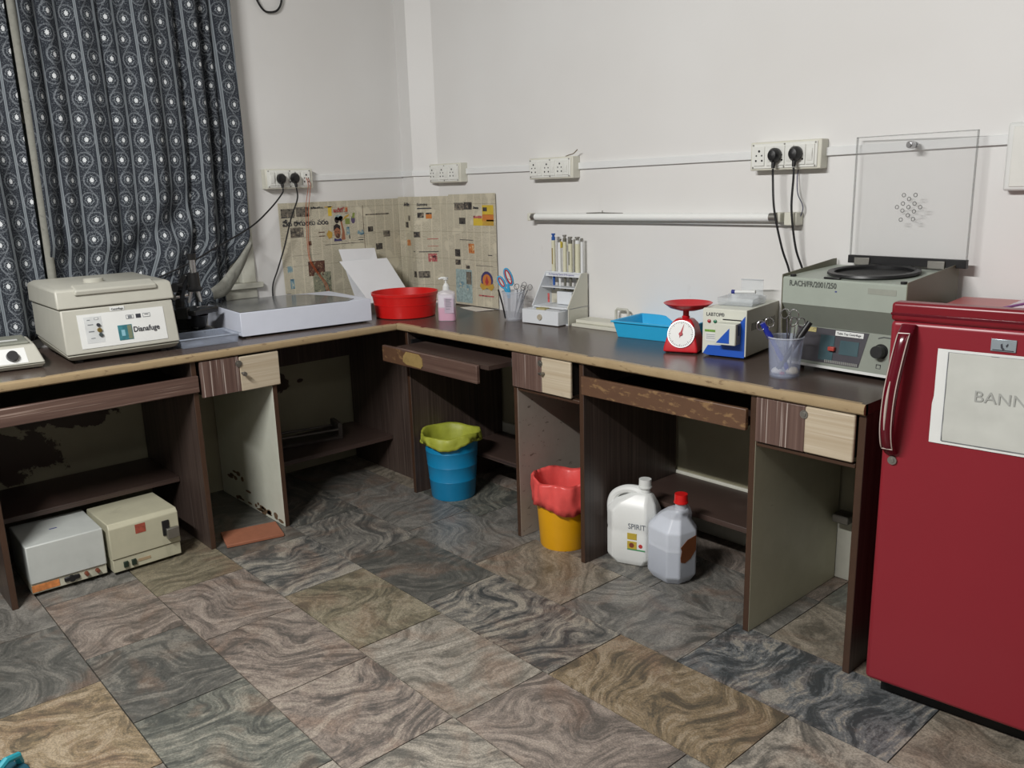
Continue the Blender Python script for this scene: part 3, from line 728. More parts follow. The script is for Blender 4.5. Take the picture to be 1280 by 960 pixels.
class Sheet:
    """a sheet following a plan polyline, given by arc length s and height z"""
    def __init__(s, pts, zb, zt, label, off):
        s.p = [Vector((a, b, 0)) for a, b in pts]; s.off = off
        s.t = thing('newspaper', label, 'newspaper', (s.p[0].x, s.p[0].y, min(zb(0), .8)))
        L = [0]
        for a, b in zip(s.p, s.p[1:]): L.append(L[-1]+(b-a).length)
        s.L = L; m = MB(); m.uv = []; nu, nv = 48, 26; Lm = L[-1]
        for j in range(nv+1):
            for i in range(nu+1):
                ss = Lm*i/nu; z = zb(ss)+(zt(ss)-zb(ss))*j/nv
                w = .0025*math.sin(ss*23+z*3)+.002*math.sin(z*17+ss*9)+.0022
                m.v.append(tuple(s.at(ss, z, max(0,w)))); m.uv.append((ss, z))
        n = nu+1
        for j in range(nv):
            for i in range(nu): m.f.append((j*n+i, j*n+i+1, (j+1)*n+i+1, (j+1)*n+i)); m.mi.append(0)
        m.build('sheet', W['news'], s.t, smooth=True, world=True, ang=180)
    def at(s, ss, z, o):
        for k in range(len(s.L)-1):
            if ss <= s.L[k+1]+1e-9 or k == len(s.L)-2: break
        a, b = s.p[k], s.p[k+1]; d = (b-a).normalized(); nrm = Vector((d.y, -d.x, 0))
        q = a + d*(ss-s.L[k]) + nrm*(s.off+o); return Vector((q.x, q.y, z))
    def w(s, ss, z): return max(0, .0025*math.sin(ss*23+z*3)+.002*math.sin(z*17+ss*9)+.0022)
    def pic(s, s0, z0, s1, z1, k, name='printed_picture', o=.0006):
        m = MB(); n = 6
        for j in range(n+1):
            for i in range(n+1):
                a, z = s0+(s1-s0)*i/n, z0+(z1-z0)*j/n; m.v.append(tuple(s.at(a, z, s.w(a, z)+o)))
        for j in range(n):
            for i in range(n): q = j*(n+1)+i; m.f.append((q,q+1,q+n+2,q+n+1)); m.mi.append(0)
        return m.build(name, PH[k], s.t, world=True)
    def blob(s, poly, k, name='printed_figure', o=.0012):
        m = MB(); cx = sum(p[0] for p in poly)/len(poly); cz = sum(p[1] for p in poly)/len(poly)
        m.v = [tuple(s.at(cx, cz, s.w(cx, cz)+o))]+[tuple(s.at(a, z, s.w(a, z)+o)) for a, z in poly]; n = len(poly)
        for i in range(n): m.f.append((0, 1+i, 1+(i+1)%n)); m.mi.append(0)
        return m.build(name, PH[k], s.t, world=True)
    def write(s, ss, z, txt, size, k='ink', sx=1.):
        p = s.at(ss, z, .0055) - s.t.location; q = s.at(ss+.02, z, 0)-s.at(ss, z, 0)
        return text('headline', txt, PH[k], s.t, p, size, rot=(PI/2, 0, math.atan2(q.y, q.x)), sx=sx, bold=.0006)
def ell(cx, cz, a, b, n=14, f=1.): return [(cx+a*math.cos(2*PI*i/n), cz+b*math.sin(2*PI*i/n)) for i in range(n)]
# left wall sheet: s runs from y=-.735 towards the corner
A = Sheet([(WX,-.735),(WX,-.07)], lambda s: .800 if s > .03 else .86, lambda s: 1.272+.006*s, 'yellowed newspaper sheet on the left wall with a sportsman photo and headline', .001)
A.pic(.012,1.205,.082,1.246,'bw'); A.pic(.088,1.208,.155,1.252,'bw'); A.write(.165,1.243,'పత్రిక వార్తలు', .010)
A.write(.014,1.168,'పేద రాగులకు వరం', .036, 'ink', .92)
A.pic(.052,1.115,.118,1.160,'bw'); A.pic(.012,1.206,.08,1.210,'ink','rule'); A.pic(.138,1.075,.154,1.094,'brn')
A.pic(.240,1.245,.282,1.250,'gold'); A.pic(.256,1.205,.276,1.250,'yel'); A.pic(.195,1.130,.228,1.134,'brn'); A.pic(.195,1.112,.228,1.116,'brn')
A.write(.282,1.222,'ఇదిగో..!', .026, 'red'); A.pic(.350,1.222,.364,1.244,'org'); A.pic(.348,1.214,.368,1.216,'ink')
A.blob(ell(.312,1.196,.022,.014),'cy'); A.blob(ell(.300,1.185,.012,.016),'hair'); A.blob(ell(.322,1.190,.013,.014),'bw')
A.blob([(.318,1.190),(.326,1.185),(.338,1.13),(.340,1.09),(.318,1.09),(.326,1.13)],'skin','printed_arm')
A.blob(ell(.298,1.128,.018,.030),'skin','printed_face',.0014); A.blob([(.278,1.135),(.280,1.158),(.298,1.168),(.315,1.158),(.316,1.138),(.306,1.150),(.288,1.148)],'hair','printed_hair',.0018)
A.blob(ell(.300,1.110,.012,.012),'brn','printed_beard',.0018)
A.pic(.286,1.128,.293,1.131,'hair','printed_eye',.002); A.pic(.301,1.129,.308,1.132,'hair','printed_eye',.002)
A.blob([(.276,1.085),(.278,1.100),(.296,1.094),(.314,1.098),(.322,1.085)],'navy','printed_shirt',.0016)
A.blob([(.330,1.180),(.345,1.200),(.372,1.212),(.366,1.200),(.345,1.190)],'gold','printed_bat')
A.pic(.346,1.162,.372,1.190,'grn'); A.blob([(.384,1.190),(.390,1.215),(.402,1.215),(.398,1.190)],'grn'); A.blob(ell(.390,1.182,.011,.018),'pur')
A.blob([(.236,1.120),(.250,1.140),(.270,1.128),(.266,1.104),(.248,1.098)],'gold'); A.pic(.350,1.110,.367,1.150,'blu'); A.pic(.362,1.092,.368,1.110,'ink')
A.blob([(.408,1.115),(.415,1.132),(.425,1.118),(.438,1.135),(.448,1.112),(.430,1.106)],'blu'); A.pic(.412,1.082,.440,1.086,'ink'); A.pic(.412,1.094,.440,1.096,'ink')
A.pic(.130,.930,.215,1.000,'brn'); A.pic(.150,.850,.245,.945,'mir'); A.pic(.022,.955,.048,.985,'blu'); A.pic(.030,.88,.052,.925,'blu')
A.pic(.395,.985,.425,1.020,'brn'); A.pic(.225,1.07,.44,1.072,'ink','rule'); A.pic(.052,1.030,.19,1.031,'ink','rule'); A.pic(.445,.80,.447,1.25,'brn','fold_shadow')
A.pic(.46,1.20,.60,1.206,'bw','rule')
A.pic(.47,1.12,.50,1.145,'dk'); A.pic(.51,1.03,.55,1.06,'dk'); A.pic(.47,.95,.51,.985,'brn'); A.pic(.56,1.09,.60,1.12,'bw')
# sheet wrapping the corner column
B = Sheet([(WX,-.075),(WX+.012,-.044),(.082,-.080),(.177,-.004),(.262,-.001)], lambda s: .775, lambda s: 1.282, 'newspaper sheet wrapped around the corner column behind the soap bottle', .0035)
B.write(.045,1.238,'వార్తా విశేషాలు', .020, 'ink', .62); B.write(.190,1.238,'సమాచార', .018, 'ink', .8); B.pic(.19,1.222,.262,1.228,'ink','rule'); B.pic(.19,1.180,.222,1.205,'dk'); B.pic(.232,1.175,.262,1.196,'oy'); B.pic(.232,1.196,.262,1.204,'dk')
B.pic(.052,1.130,.092,1.158,'dk'); B.pic(.095,1.165,.125,1.190,'bw'); B.pic(.165,1.085,.200,1.112,'dk'); B.pic(.055,1.040,.105,1.070,'org')
B.pic(.235,1.040,.290,1.042,'red','rule'); B.pic(.235,1.075,.290,1.078,'red','rule'); B.pic(.14,1.012,.29,1.016,'ink','rule'); B.pic(.235,.965,.280,1.005,'pk'); B.pic(.13,.885,.17,.915,'dk'); B.pic(.18,.885,.24,.918,'bw')
# right wall sheet
D = Sheet([(.245,0),(.606,0)], lambda s: .765, lambda s: 1.288+.01*s if s > .01 else 1.27, 'newspaper sheet on the right wall with a round blue and orange emblem', .0075)
D.pic(.060,1.215,.135,1.245,'bw'); D.pic(.135,1.218,.195,1.252,'dk'); D.pic(.055,1.246,.13,1.249,'ink','rule'); D.write(.205,1.222,'వెలుగు',.014); D.pic(.265,1.195,.345,1.238,'yel'); D.pic(.270,1.210,.300,1.228,'dk',o=.0012); D.pic(.265,1.165,.345,1.196,'oy'); D.pic(.205,1.145,.268,1.178,'yel'); D.pic(.268,1.145,.345,1.172,'gold'); D.pic(.205,1.178,.262,1.190,'pk')
D.pic(.095,1.150,.145,1.180,'dk'); D.pic(.090,1.075,.200,1.078,'ink','rule'); D.pic(.160,1.015,.205,1.060,'org'); D.pic(.050,.995,.090,1.030,'dk'); D.pic(.050,.955,.090,.980,'dk')
D.pic(.050,.775,.175,.935,'cy'); D.pic(.130,.865,.170,.925,'bw',o=.0012); D.pic(.07,.845,.11,.875,'blu',o=.0012); D.pic(.130,.835,.155,.860,'blu',o=.0012); D.pic(.13,.94,.16,.955,'dk')
D.blob(ell(.285,.893,.042,.042),'navy','printed_emblem_ring'); D.blob(ell(.285,.890,.030,.032),'oy','printed_emblem_disc',.002); D.blob([(.285,.868),(.272,.885),(.280,.900),(.285,.915),(.291,.900),(.298,.885)],'red','printed_emblem_flame',.0026)
D.blob([(.243,.880),(.235,.862),(.255,.845),(.285,.856),(.315,.845),(.335,.862),(.327,.880),(.305,.862),(.285,.868),(.262,.862)],'gold','printed_emblem_ribbon',.0023)
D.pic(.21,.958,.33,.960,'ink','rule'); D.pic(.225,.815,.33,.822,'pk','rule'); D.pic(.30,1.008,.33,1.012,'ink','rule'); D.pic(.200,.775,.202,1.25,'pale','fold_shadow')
sh = MB().add([(.40,-.075,H+.0005),(.565,-.112,H+.0005),(.60,-.03,H+.003),(.42,-.02,H+.001),(.40,-.075,H+.0015),(.565,-.112,H+.0015),(.60,-.03,H+.004),(.42,-.02,H+.002)],[(0,3,2,1),(4,5,6,7),(0,1,5,4),(1,2,6,5),(2,3,7,6),(3,0,4,7)])
tag(sh.build('paper_sheet', mat('plain_white_paper', (226,222,214), .7, var=.02), None, world=True, loc=(.5,-.06,H)), 'loose white paper sheet on the worktop under the newspaper', 'paper')

# ================================================================== things on the worktop
def knob_disc(mb, x, y, z, r, d, n=24):
    return mb.cyl((x, y, z), (x, y-d, z), r, r*.9, n)
TH = .002
# ---- beige centrifuge on the left (local x right, y back, z up)
beige = mat('beige_moulded_plastic', (186,185,174), .45, var=.03)
beiged = mat('beige_base_plastic', (172,170,157), .5, var=.04)
c = thing('centrifuge', 'beige bench centrifuge with a white front panel, in front of the curtain', 'centrifuge', (.425,-1.812,H), 89.3)
CW, CD = .388, .425
m = MB(); rings = []
for z, ix, f, bk in ((.012,.030,.022,.35),(.030,.002,.0,CD-.01),(.170,.004,.028,CD)):
    rings.append([(ix,f,z),(CW-ix,f,z),(CW-ix,bk,z),(ix,bk,z)])
MB().loft([[(.03,.03,.010),(CW-.03,.03,.010),(CW-.03,.35,.010),(.03,.35,.010)],[(.012,.012,.016),(CW-.012,.012,.016),(CW-.012,.37,.030),(.012,.37,.030)],[(.002,-.002,.031),(CW-.002,-.002,.031),(CW-.002,CD-.01,.060),(.002,CD-.01,.060)]]).build('base_pan', beiged, c, bev=.004)
MB().loft([[(.0,-.002,.034),(CW,-.002,.034),(CW,CD-.01,.064),(.0,CD-.01,.064)],[(.004,.024,.188),(CW-.004,.024,.188),(CW-.004,CD,.188),(.004,CD,.188)]]).build('body', beige, c, bev=.005)
MB().loft([[(-.004,.018,.191),(CW+.004,.018,.191),(CW+.004,CD,.191),(-.004,CD,.191)],[(-.002,.034,.254),(CW+.002,.034,.254),(CW+.002,CD,.258),(-.002,CD,.258)],[(.010,.050,.2600),(CW-.010,.050,.2600),(CW-.018,CD-.02,.269),(.018,CD-.02,.269)]]).build('lid', beige, c, bev=.006, seg=3)
MB().loft([[(.055,.022,.232),(CW-.050,.022,.232),(CW-.050,.060,.254),(.055,.060,.254)],[(.060,.019,.252),(CW-.055,.019,.252),(CW-.055,.075,.269),(.060,.075,.269)]]).build('lid_grip', beige, c, bev=.006, seg=3)
MB().lathe([(.001,.262),(.034,.262),(.034,.275),(.028,.278),(.001,.278)],.165,.18,28,sy=.75).build('lid_cap', beige, c, smooth=True)
for x in (.05, CW-.05):
    for y in (.05,.32): MB().cyl((x,y,0),(x,y,.018),.014).build('foot', black, c)
def fy(z): return -.002+(.026)*(z-.034)/(.154)   # front face y at height z
def fquad(x0,z0,x1,z1,o,name,mt,parent=c,t=.0012):
    z0 = .034+(z0-.034)*1.19; z1 = .034+(z1-.034)*1.19
    m = MB(); a, b = fy(z0)-o, fy(z1)-o
    m.add([(x0,a,z0),(x1,a,z0),(x1,b,z1),(x0,b,z1),(x0,a+t,z0),(x1,a+t,z0),(x1,b+t,z1),(x0,b+t,z1)],[(0,1,2,3),(4,7,6,5),(0,4,5,1),(3,2,6,7),(0,3,7,4),(1,5,6,2)])
    return m.build(name, mt, parent)
pw = mat('white_panel_print', (226,228,226), .4, var=.02)
fp = fquad(.052,.048,.345,.146,.002,'front_panel',pw)
tilt = math.atan2(.026,.154)
def fz(z): return .034+(z-.034)*1.19
fquad(.163,.148,.212,.160,.002,'sticker',white)
text('sticker_text','Centrifuge',ink,fp,(.167,fy(fz(.151))-.0036,fz(.151)),.0095,(PI/2-tilt,0,0))
tq = fquad(.178,.060,.226,.104,.0035,'logo_square',mat('teal_print',(58,120,130),.4,var=.25,scale=70),fp)
fquad(.210,.062,.224,.102,.0040,'logo_stripe',mat('olive_print',(120,128,104),.5),fp)
fquad(.188,.072,.200,.090,.0040,'logo_glow',mat('sky_print',(140,190,205),.5),fp)
text('lettering','Dianafuge',ink,fp,(.229,fy(fz(.080))-.0036,fz(.080)),.027,(PI/2-tilt,0,0),sx=.86,bold=.0004)
for (x0,x1,mt) in ((.212,.238,'f'),(.246,.263,'k'),(.270,.296,'f')):
    fquad(x0,.120,x1,.132,.003,'button',ink if mt=='k' else inkf,fp)
    if mt == 'f': fquad(x0+.0015,.1215,x1-.0015,.1305,.0034,'button_face',pw,fp)
fquad(.218,.122,.232,.130,.0038,'button_mark',inkf,fp); fquad(.276,.127,.290,.129,.0038,'button_mark',ink,fp)
fquad(.072,.062,.130,.138,.0026,'printed_box',mat('panel_grey_print',(208,211,211),.5),fp)
for (x,z,w,hh) in ((.082,.128,.010,.002),(.082,.114,.018,.0026),(.082,.094,.018,.003),(.086,.075,.014,.002)): fquad(x,z,x+w,z+hh,.0032,'printed_mark',inkf,fp)
for (x,z,r,mt) in ((.116,.113,.006,ink),(.117,.098,.0075,mat('brass_ring',(150,128,70),.4,metal=.5)),(.119,.084,.0065,mat('slate_knob',(70,80,82),.5))):
    z = fz(z); MB().cyl((x,fy(z)-.001,z),(x,fy(z)-.009,z),r).build('push_knob', mt, fp, smooth=True)
fquad(.106,.128,.120,.134,.0032,'printed_mark',inkf,fp); fquad(.1075,.129,.1185,.133,.0035,'printed_mark',pw,fp)

# ---- hot plate / stirrer at the left edge
c = thing('rotary_shaker', 'low beige bench instrument with a round black knob and green lamp, at the left edge', 'lab instrument', (.360,-2.16,H), 84)
def hbox(m, w0, w1, f0, b0, z0, f1, b1, z1, i0=0, i1=0): return m.loft([[(w0+i0,f0,z0),(w1-i0,f0,z0),(w1-i0,b0,z0),(w0+i0,b0,z0)],[(w0+i1,f1,z1),(w1-i1,f1,z1),(w1-i1,b1,z1),(w0+i1,b1,z1)]])
hbox(MB(), 0,.29,.012,.25,.004,0,.26,.018,.01,0).build('base_pan', beiged, c, bev=.003)
hbox(MB(), 0,.29,0,.26,.020,.034,.24,.082,0,.022).build('body', beige, c, bev=.004)
MB().box(.03,.048,.080,.255,.225,.092).build('top_plate', mat('grey_rubber_mat',(132,134,124),.6), c, bev=.006)
MB().box(.06,.085,.092,.225,.110,.094).build('label_strip', white, c, bev=.001)
def hy(z): return .034*(z-.020)/.062
m = MB(); m.add([(.02,hy(.026)-.001,.026),(.24,hy(.026)-.001,.026),(.235,hy(.074)-.001,.074),(.025,hy(.074)-.001,.074),(.02,hy(.026)+.001,.026),(.24,hy(.026)+.001,.026),(.235,hy(.074)+.001,.074),(.025,hy(.074)+.001,.074)],[(0,1,2,3),(4,7,6,5),(0,4,5,1),(3,2,6,7),(0,3,7,4),(1,5,6,2)])
m.build('control_panel', pw, c)
MB().cyl((.196,hy(.050)+.002,.048),(.196,hy(.050)-.018,.056),.019,.0165,28).build('dial_knob', black, c, smooth=True)
MB().box(.138,hy(.045)-.003,.040,.152,hy(.045)+.001,.050).build('indicator_lamp', mat('lit_green_lamp',(190,230,90),.4,emit=1.2), c, bev=.001)
for x in (.03,.26):
    for y in (.03,.22): MB().cyl((x,y,0),(x,y,.006),.01).build('foot', black, c)

# ---- microscope, partly behind the centrifuge
sc_ = thing('microscope', 'old black microscope between the beige centrifuge and the white box', 'microscope', (.20,-1.275,H), 118)
bl = mat('black_enamel', (26,26,27), .3, var=.2, dirt=.2)
MB().prism([(-.05,-.02),(-.035,-.075),(.035,-.075),(.05,-.02),(.04,.08),(-.04,.08)],0,.036,'xy').build('base', bl, sc_, bev=.006)
MB().prism([(.01,.02),(.075,.02),(.085,.09),(.070,.17),(.045,.235),(.015,.26),(.0,.25),(.025,.215),(.045,.165),(.052,.11),(.045,.08),(.01,.07)],-.014,.014,'yz').build('arm', bl, sc_, bev=.004)
MB().box(-.070,-.068,.098,.070,.055,.120).build('stage', bl, sc_, bev=.004)
MB().box(-.075,-.035,.085,-.055,.02,.130).build('stage_clamp', bl, sc_, bev=.003)
MB().cyl((0,-.02,.205),(0,-.02,.262),.023,.021).build('tube_body', bl, sc_, smooth=True)
MB().cyl((0,-.02,.262),(0,-.02,.315),.0125).build('draw_tube', chrome, sc_, smooth=True)
MB().cyl((0,-.02,.312),(0,-.02,.336),.016,.0175).build('eyepiece', bl, sc_, smooth=True)
MB().lathe([(.001,.185),(.026,.188),(.030,.198),(.022,.207),(.001,.207)],0,-.02).build('nosepiece', bl, sc_, smooth=True)
for (dx,dy) in ((0,-.04),(.022,-.008),(-.022,-.008)):
    MB().cyl((dx*.7,-.02+(dy+.02)*.5,.190),(dx*1.2,-.02+(dy+.02)*1.1,.145),.010,.0065).build('objective_lens', chrome, sc_, smooth=True)
for s in (-1,1):
    MB().cyl((s*.014,.045,.205),(s*.040,.045,.205),.019).build('focus_knob', bl, sc_, smooth=True)
    MB().cyl((s*.014,.058,.165),(s*.034,.058,.165),.012).build('fine_focus_knob', chrome, sc_, smooth=True)
MB().cyl((0,-.012,.05),(0,-.02,.098),.034,.040).build('condenser', bl, sc_, smooth=True)
MB().cyl((0,-.03,.040),(0,-.01,.058),.024,.024).build('mirror', chrome, sc_, smooth=True)
MB().tube([(.03,-.055,.124),(.01,-.035,.126),(-.015,-.03,.125)],.0018).build('stage_clip', chrome, sc_, smooth=True)

# ---- clear plastic box lid
clear = mat('clear_plastic', (176,186,204), .12, var=.05, alpha=.34)
c = thing('plastic_box', 'shallow clear plastic box at the worktop edge before the microscope', 'plastic box', (.435,-1.425,H), 87)
def tray(w,d,h,t,i=.0,fl=None,n=1):
    """open tray with outward slope i and wall t"""
    def R(x0,y0,x1,y1,z): return [(x0,y0,z),(x1,y0,z),(x1,y1,z),(x0,y1,z)]
    m = MB(); return m.loft([R(i,i,w-i,d-i,0),R(0,0,w,d,h),R(t,t,w-t,d-t,h),R(i+t,i+t,w-i-t,d-i-t,t)])
tray(.225,.165,.038,.0022,.008).build('box_shell', clear, c, bev=.002)
m = MB()
for (a,b,x1,y1) in ((-.004,-.004,.229,0),(-.004,.165,.229,.169),(-.004,0,0,.165),(.225,0,.229,.165)): m.box(a,b,.0345,x1,y1,.038)
m.build('rim', mat('clear_plastic_rim',(190,200,215),.15,alpha=.55), c)
MB().box(.03,.05,.0024,.10,.12,.010).build('glass_slide_stack', clear, c)

# ---- long white box with a grey glossy sheet
c = thing('white_box', 'long low white box with a grey glossy sheet on top', 'box', (.385,-1.164,H+.004), 85)
wb = mat('white_foam_board', (214,219,232), .5, var=.02)
MB().box(0,0,.003,.575,.42,.098).build('box_body', wb, c, bev=.002)
MB().box(.54,.02,-.003,.56,.06,.004).build('foot', beiged, c); MB().box(.02,.02,-.003,.04,.06,.004).build('foot', beiged, c)
MB().box(.04,.38,-.003,.06,.42,.004).build('foot', beiged, c); MB().box(.52,.38,-.003,.54,.42,.004).build('foot', beiged, c)
MB().prism([(.002,.004),(.47,.004),(.52,.05),(.50,.20),(.44,.36),(.36,.415),(.002,.415)],.0985,.1005,'xy').build('glossy_sheet', mat('grey_glossy_sheet',(112,114,116),.16,var=.12,scale=6), c)

# ---- two white boards leaning on the newspaper
def lean(name, label, poly, y0, z0, y1, z1, x0, x1):
    """board whose outline poly (s right, t up 0..1) leans from (x0) to (x1)"""
def board_lean(label, P, th, grp=None):
    P = [Vector(p) for p in P]; n = (P[1]-P[0]).cross(P[2]-P[1]).normalized()*th
    m = MB(); k = len(P); m.v = [tuple(p) for p in P]+[tuple(p-n) for p in P]
    m.f = [tuple(range(k)), tuple(range(2*k-1,k-1,-1))]+[(i,(i+1)%k,k+(i+1)%k,k+i) for i in range(k)]; m.mi = [0]*(k+2)
    b = min(P, key=lambda p: p.z)
    return tag(m.build('foam_board', mat('white_foam_card', (228,230,234), .55, var=.015), None, world=True, loc=tuple(b)), label, 'board')
board_lean('upper white card behind, standing out above the other leaning card', [(.055,-.43,.80),(.072,-.27,.80),(-.012,-.268,1.043),(-.018,-.465,1.049)], .004)
board_lean('front white card leaning behind the red tub', [(.155,-.42,.80),(.175,-.19,.80),(.020,-.222,.992),(.008,-.480,.994)], .004)

# ---- red tub
red = mat('red_plastic', (206,28,26), .32, var=.03)
c = thing('plastic_tub', 'round red plastic tub beside the pink soap bottle', 'tub', (.395,-.385,H), 0)
MB().lathe([(.001,0),(.128,0),(.134,.004),(.140,.060),(.1465,.098),(.150,.098),(.151,.111),(.1465,.111),(.138,.060),(.130,.008),(.001,.006)], n=48).build('tub_body', red, c, smooth=True)
MB().lathe([(.1390,.058),(.1415,.059),(.1418,.061),(.1395,.062)], n=48, cap=False).build('rib', red, c, smooth=True)

# ---- soap bottle
c = thing('soap_bottle', 'pump bottle of pink hand wash beside the red tub', 'bottle', (.665,-.355,H), 42)
frost = mat('frosted_bottle_plastic', (236,232,240), .3, var=.02, alpha=.42)
def rr(w, d, z, n=24, p=3.2):
    out = []
    for i in range(n):
        a = 2*PI*i/n; ca, sa = math.cos(a), math.sin(a)
        out.append((w*math.copysign(abs(ca)**(2/p), ca), d*math.copysign(abs(sa)**(2/p), sa), z))
    return out
MB().loft([rr(.036,.022,0),rr(.0385,.0235,.004),rr(.0385,.0235,.115),rr(.036,.021,.124),rr(.018,.014,.131),rr(.014,.013,.134,p=2)]).build('bottle_body', frost, c, smooth=True)
MB().loft([rr(.0365,.0215,.002),rr(.0365,.0215,.058)]).build('pink_liquid', mat('pink_hand_wash', (226,120,172), .2, var=.02), c, smooth=True, ang=60)
MB().loft([rr(.0362,.0212,.0585),rr(.0362,.0212,.112)]).build('milky_backing', mat('milky_plastic', (238,232,240), .4, var=.02), c, smooth=True, ang=60)
MB().cyl((0,0,.132),(0,0,.150),.0150,.0140).build('pump_collar', white, c, smooth=True)
MB().cyl((0,0,.150),(0,0,.160),.0125,.008).cyl((0,0,.158),(0,0,.178),.0045).build('pump_stem', white, c, smooth=True)
MB().cyl((0,0,.176),(0,0,.186),.010,.012).tube([(0,0,.183),(-.018,-.004,.184),(-.030,-.007,.180)],[.006,.005,.0035]).build('pump_head', white, c, smooth=True)
MB().box(-.006,-.0245,.035,.034,-.0236,.100).build('label', mat('pale_label', (214,196,214), .5, alpha=.7), c)
for z, w in ((.092,.026),(.086,.020),(.078,.024),(.070,.022),(.062,.024),(.052,.018)): MB().box(0,-.0250,z,w,-.0244,z+.0022).build('print_line', inkf, c)

# ---- cups
cupm = mat('frosted_cup_plastic', (214,218,228), .25, var=.03, alpha=.30)
def cup(label, loc, r0, r1, h, mt):
    t = thing('pen_cup', label, 'cup', loc)
    MB().lathe([(.001,0),(r0,0),(r0+.001,.004),(r1,h),(r1-.0016,h),(r0-.0014,.005),(.001,.004)], n=32).build('cup_body', mt, t, smooth=True)
    MB().lathe([(r1-.001,h-.003),(r1+.0018,h-.003),(r1+.0018,h),(r1-.001,h)], n=32, cap=False).build('rim', mat('cup_rim_plastic',(214,220,230),.25,alpha=.6), t, smooth=True)
    return t
cup('frosted cup of scissors beside the white pipette stand', (.893,-.170,H), .034,.050,.125, cupm)
def loop(cx, cz, a, b, rot=0, n=18, y=0):
    return [(cx+a*math.cos(2*PI*i/n)*math.cos(rot)-b*math.sin(2*PI*i/n)*math.sin(rot), y, cz+a*math.cos(2*PI*i/n)*math.sin(rot)+b*math.sin(2*PI*i/n)*math.cos(rot)) for i in range(n)]
blu = mat('light_blue_plastic', (60,160,205), .35); redg = mat('red_grip_rubber', (176,40,52), .5)
c = thing('scissors', 'scissors with light blue handles lined in red, in the frosted cup', 'scissors', (.872,-.178,H+.004), 38)
lp = [(x, y, z) for x, y, z in loop(-.026,.165,.014,.028,.55)]
MB().tube(loop(-.030,.158,.011,.026,.5), .0050, 8, closed=True).tube([(-.020,0,.136),(-.004,0,.112),(0,0,.09)],[.006,.008,.006]).build('handle', blu, c, smooth=True)
MB().tube(loop(.000,.180,.013,.036,.35,y=.004), .0052, 8, closed=True).tube([(-.004,.004,.150),(-.0,.004,.12),(0,.004,.09)],[.006,.008,.006]).build('handle', blu, c, smooth=True)
MB().tube(loop(-.030,.158,.0075,.021,.5,y=-.002), .0032, 8, closed=True).build('grip_lining', redg, c, smooth=True)
MB().tube(loop(.000,.180,.0095,.031,.35,y=.001), .0034, 8, closed=True).build('grip_lining', redg, c, smooth=True)
MB().box(-.006,-.001,.006,.006,.001,.095).build('blades', steel, c)
def scis(label, loc, rz, tilt, h, r=.012, spread=.014):
    t = thing('surgical_scissors', label, 'scissors', loc, rz)
    for s in (-1,1):
        cx = s*spread; o = MB().tube(loop(cx, h, r*.8, r, s*.3), .0016, 8, closed=True).tube([(cx-s*r*.5,0,h-r),(s*.002,0,h*.55),(-s*.002,0,.006)],[.0022,.0026,.0012]).build('handle_and_blade', chrome, t, smooth=True, rot=(0,tilt,0))
    MB().cyl((0,-.003,h*.52),(0,.003,h*.52),.003).build('pivot_screw', chrome, t, rot=(0,tilt,0))
    return t
scis('left of two steel surgical scissors in the cup by the white stand', (.895,-.172,H+.004), 40, .20, .140)
scis('right of two steel surgical scissors in the cup by the white stand', (.898,-.165,H+.004), 30, .36, .152)
o = MB().tube([(-.006,0,.004),(-.016,0,.06),(-.033,0,.128)],.0035).build('pen', black, None, loc=(.868,-.19,H+.004), smooth=True, rot=(0,0,math.radians(40))); tag(o, 'black pen leaning in the frosted cup behind the blue handles', 'pen')
o = MB().tube(spline([(.02,0,.02),(.01,0,.09),(-.01,0,.150),(-.030,0,.170),(-.044,0,.172)]),.0010,6).build('wire', steel, None, loc=(.905,-.16,H+.004), smooth=True, rot=(0,0,math.radians(40))); tag(o, 'thin steel wire curving out of the frosted cup', 'wire')

# ---- pipette stand with drawer
c = thing('pipette_stand', 'white pipette stand with lettering and a small bottom drawer', 'pipette stand', (.973,-.197,H), 4.4)
acr = mat('white_acrylic_sheet', (218,222,226), .35, var=.02); acr2 = mat('cream_acrylic_sheet', (206,205,192), .4, var=.03)
side = [(.045,.0),(.170,.0),(.170,.205),(.128,.205),(.040,.072),(.045,.066)]
for x in (.024, .216): MB().prism(side, x-.004, x, 'yz').build('side_panel', acr2 if x > .1 else acr, c, bev=.001)
MB().prism([(.128,.186),(.131,.206),(.134,.206),(.131,.186)],.020,.216,'yz').build('name_strip', acr, c)
MB().box(.024,.128,.200,.212,.170,.204).build('top_rack', acr, c, bev=.001)
MB().box(.024,.100,.142,.212,.150,.146).build('lower_rack', acr, c, bev=.001)
MB().box(.020,.050,.064,.216,.170,.070).build('shelf', acr, c, bev=.001)
MB().box(.024,.164,.0,.212,.168,.140).build('back_panel', mat('cream_back_sheet',(190,186,170),.5), c)
MB().box(.090,.120,.072,.170,.150,.125).build('folded_paper', acr, c, bev=.002)
MB().box(.020,.05,.0,.216,.168,.004).build('base_plate', acr, c)
d = MB().box(0,0,.003,.198,.120,.060).build('drawer', acr, c, bev=.0015)
MB().cyl((.100,-.001,.032),(.100,-.006,.032),.013,.011).build('drawer_pull', mat('tan_pull', (176,168,150), .5), d, smooth=True)
MB().box(.062,.02,.060,.110,.05,.066).build('paper_slips', mat('olive_paper', (170,160,110), .7), d)
MB().box(.120,.02,.060,.190,.06,.064).build('paper_slips', mat('grey_paper', (170,172,174), .7), d)
text('lettering','For Dispensing Pipettes & Micropipettes',mat('violet_ink',(96,90,150),.6),c,(.040,.1285,.192),.0098,(PI/2-.15,0,0),sx=.86)
MB().box(.058,.098,.080,.068,.100,.118).build('red_sticker', mat('red_white_sticker',(190,90,90),.5,var=.5,scale=120), c)
cx_, sx_ = math.cos(math.radians(4.4)), math.sin(math.radians(4.4))
